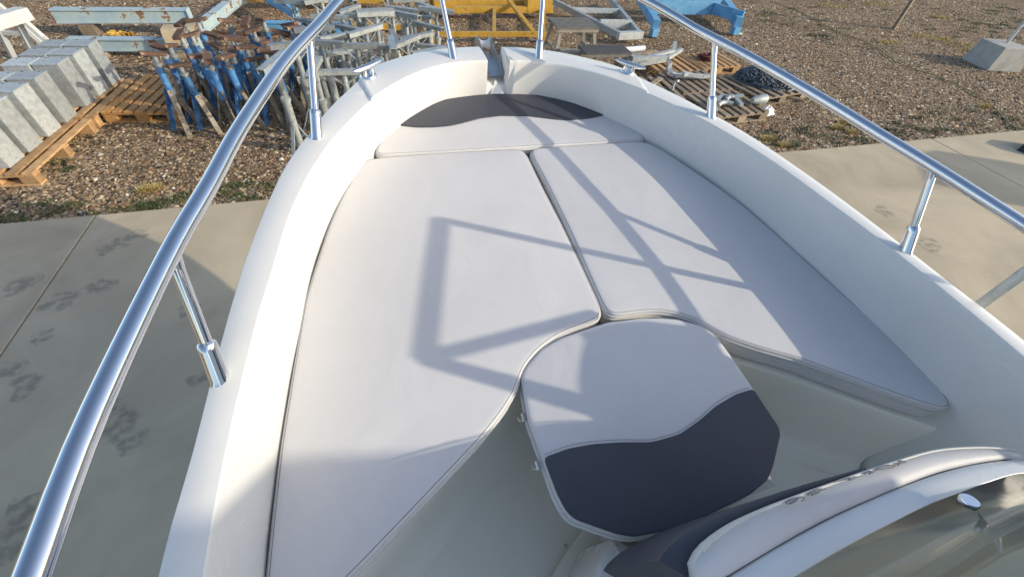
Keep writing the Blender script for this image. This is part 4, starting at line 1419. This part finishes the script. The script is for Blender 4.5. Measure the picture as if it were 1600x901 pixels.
for p in [(-.34, -.05, .22), (-.32, -.05, .34), (.0, -.045, .35), (.16, -.06, .35), (.18, -.12, .36), (.15, -.4, .60), (-.30, -.4, .50)]:
    q = np.array(bw(p)); t = (X0 + .30 - q[0]) / -SUN[0]
    pts.append(Vector(q - SUN * t))
c = sum(pts, Vector()) / len(pts)
pts.sort(key=lambda p: math.atan2(p.z - c.z, p.y - c.y)); n = len(pts)
MB().add(pts + [p + Vector((.03, 0, 0)) for p in pts], [tuple(range(n)), tuple(reversed(range(n, 2 * n)))] + [(i, (i + 1) % n, n + (i + 1) % n, n + i) for i in range(n)]).build("shade_panel", M_grate, stair)
for k in range(5):
    z = .28 + k * .28; y = -1.35 + k * .24
    MB().box((X0 + .42, y, z), (.62, .22, .03)).build("tread", M_grate, stair)
for xx in (X0 + .10, X0 + .74):
    MB().bar((xx, -1.62, 0.0), (xx, -.25, 1.60), .04, .14).build("stringer", M_galv, stair)
MB().bar((X0 + .74, -.25, 0), (X0 + .74, -.25, 1.6), .05, .05).build("post", M_galv, stair)


# added hull shapes, unseen, that throw the large shade on cockpit and slab
def shade_hull(m4, label, prof, width):
    root = empty("added_shade_hull", m4, label, "boat")
    n = len(prof)
    rows = []
    for x, k in ((-width / 2, .90), (-width / 2 + .12, 1.0), (width / 2 - .12, 1.0), (width / 2, .90)):
        rows.append([(x, p[0], p[1] if k == 1 else p[1] * .97 + .02) for p in prof])
    mb = MB().add([p for r in rows for p in r], [(i * n + k, i * n + (k + 1) % n, (i + 1) * n + (k + 1) % n, (i + 1) * n + k) for i in range(3) for k in range(n)] + [tuple(range(n)), tuple(reversed(range(3 * n, 4 * n)))])
    mb.build("hull", M_hull, root, m4)
    for y in (prof[0][0] - 1.0, prof[0][0] - 3.2):
        MB().box((0, y, .25), (.5, .3, .5), ch=.01).build("keel_block", M_oldwood, root, m4)
    return root


NH = np.array([math.cos(SHADOW_AZ), -math.sin(SHADOW_AZ), 0]); HD = np.array([math.sin(SHADOW_AZ), math.cos(SHADOW_AZ), 0])


def SHP(q, D):
    """point in shade -> (heading, height) in the upright plane square to the sun at distance D"""
    q = np.array(q)
    t = (NH @ q - D) / (NH @ SUN)
    p = q - SUN * t
    return HD @ p, p[2]


D1 = 3.7
e0 = SHP(bw(B(945, 760)), D1); e1 = SHP(bw(B(775, 686)), D1); e2 = SHP(bw(B(432, 690)), D1)
yb = e1[0]
prof = [(yb - 1.6, .5), (yb - .7, .8), (yb - .45, 1.2), (e0[0], e0[1]), (e1[0], e1[1]), (e2[0], e2[1]), (e2[0] - .3, e2[1] + .35), (e2[0] - 1.2, e2[1] + .6), (e2[0] - 4.5, e2[1] + .4), (e2[0] - 5.0, .5)]  # added hull's profile, cut to shade the cockpit and aft port cushion
shade_hull(Matrix.Translation(NH * (D1 + .5)) @ Matrix.Rotation(-SHADOW_AZ, 4, 'Z'), "added white hull shape, out of view, shading the cockpit from starboard", prof, 1.0)
q = np.array(G(1442, 232)); P_tip = q - SUN * (2.3 / -SUN[2])
D2 = NH @ P_tip; y2 = HD @ P_tip
prof2 = [(y2 - .9, .5), (y2 - .35, 1.3), (y2, 2.3), (y2 - .3, 2.45), (y2 - 1.0, 2.5), (y2 - 1.25, 2.2), (y2 - 1.1, .5)]  # profile of the hull added to shade the right-hand slab
shade_hull(Matrix.Translation(NH * (D2 + .5)) @ Matrix.Rotation(-SHADOW_AZ, 4, 'Z'), "added white hull shape, out of view, shading the slab by the wheel chock", prof2, 1.0)
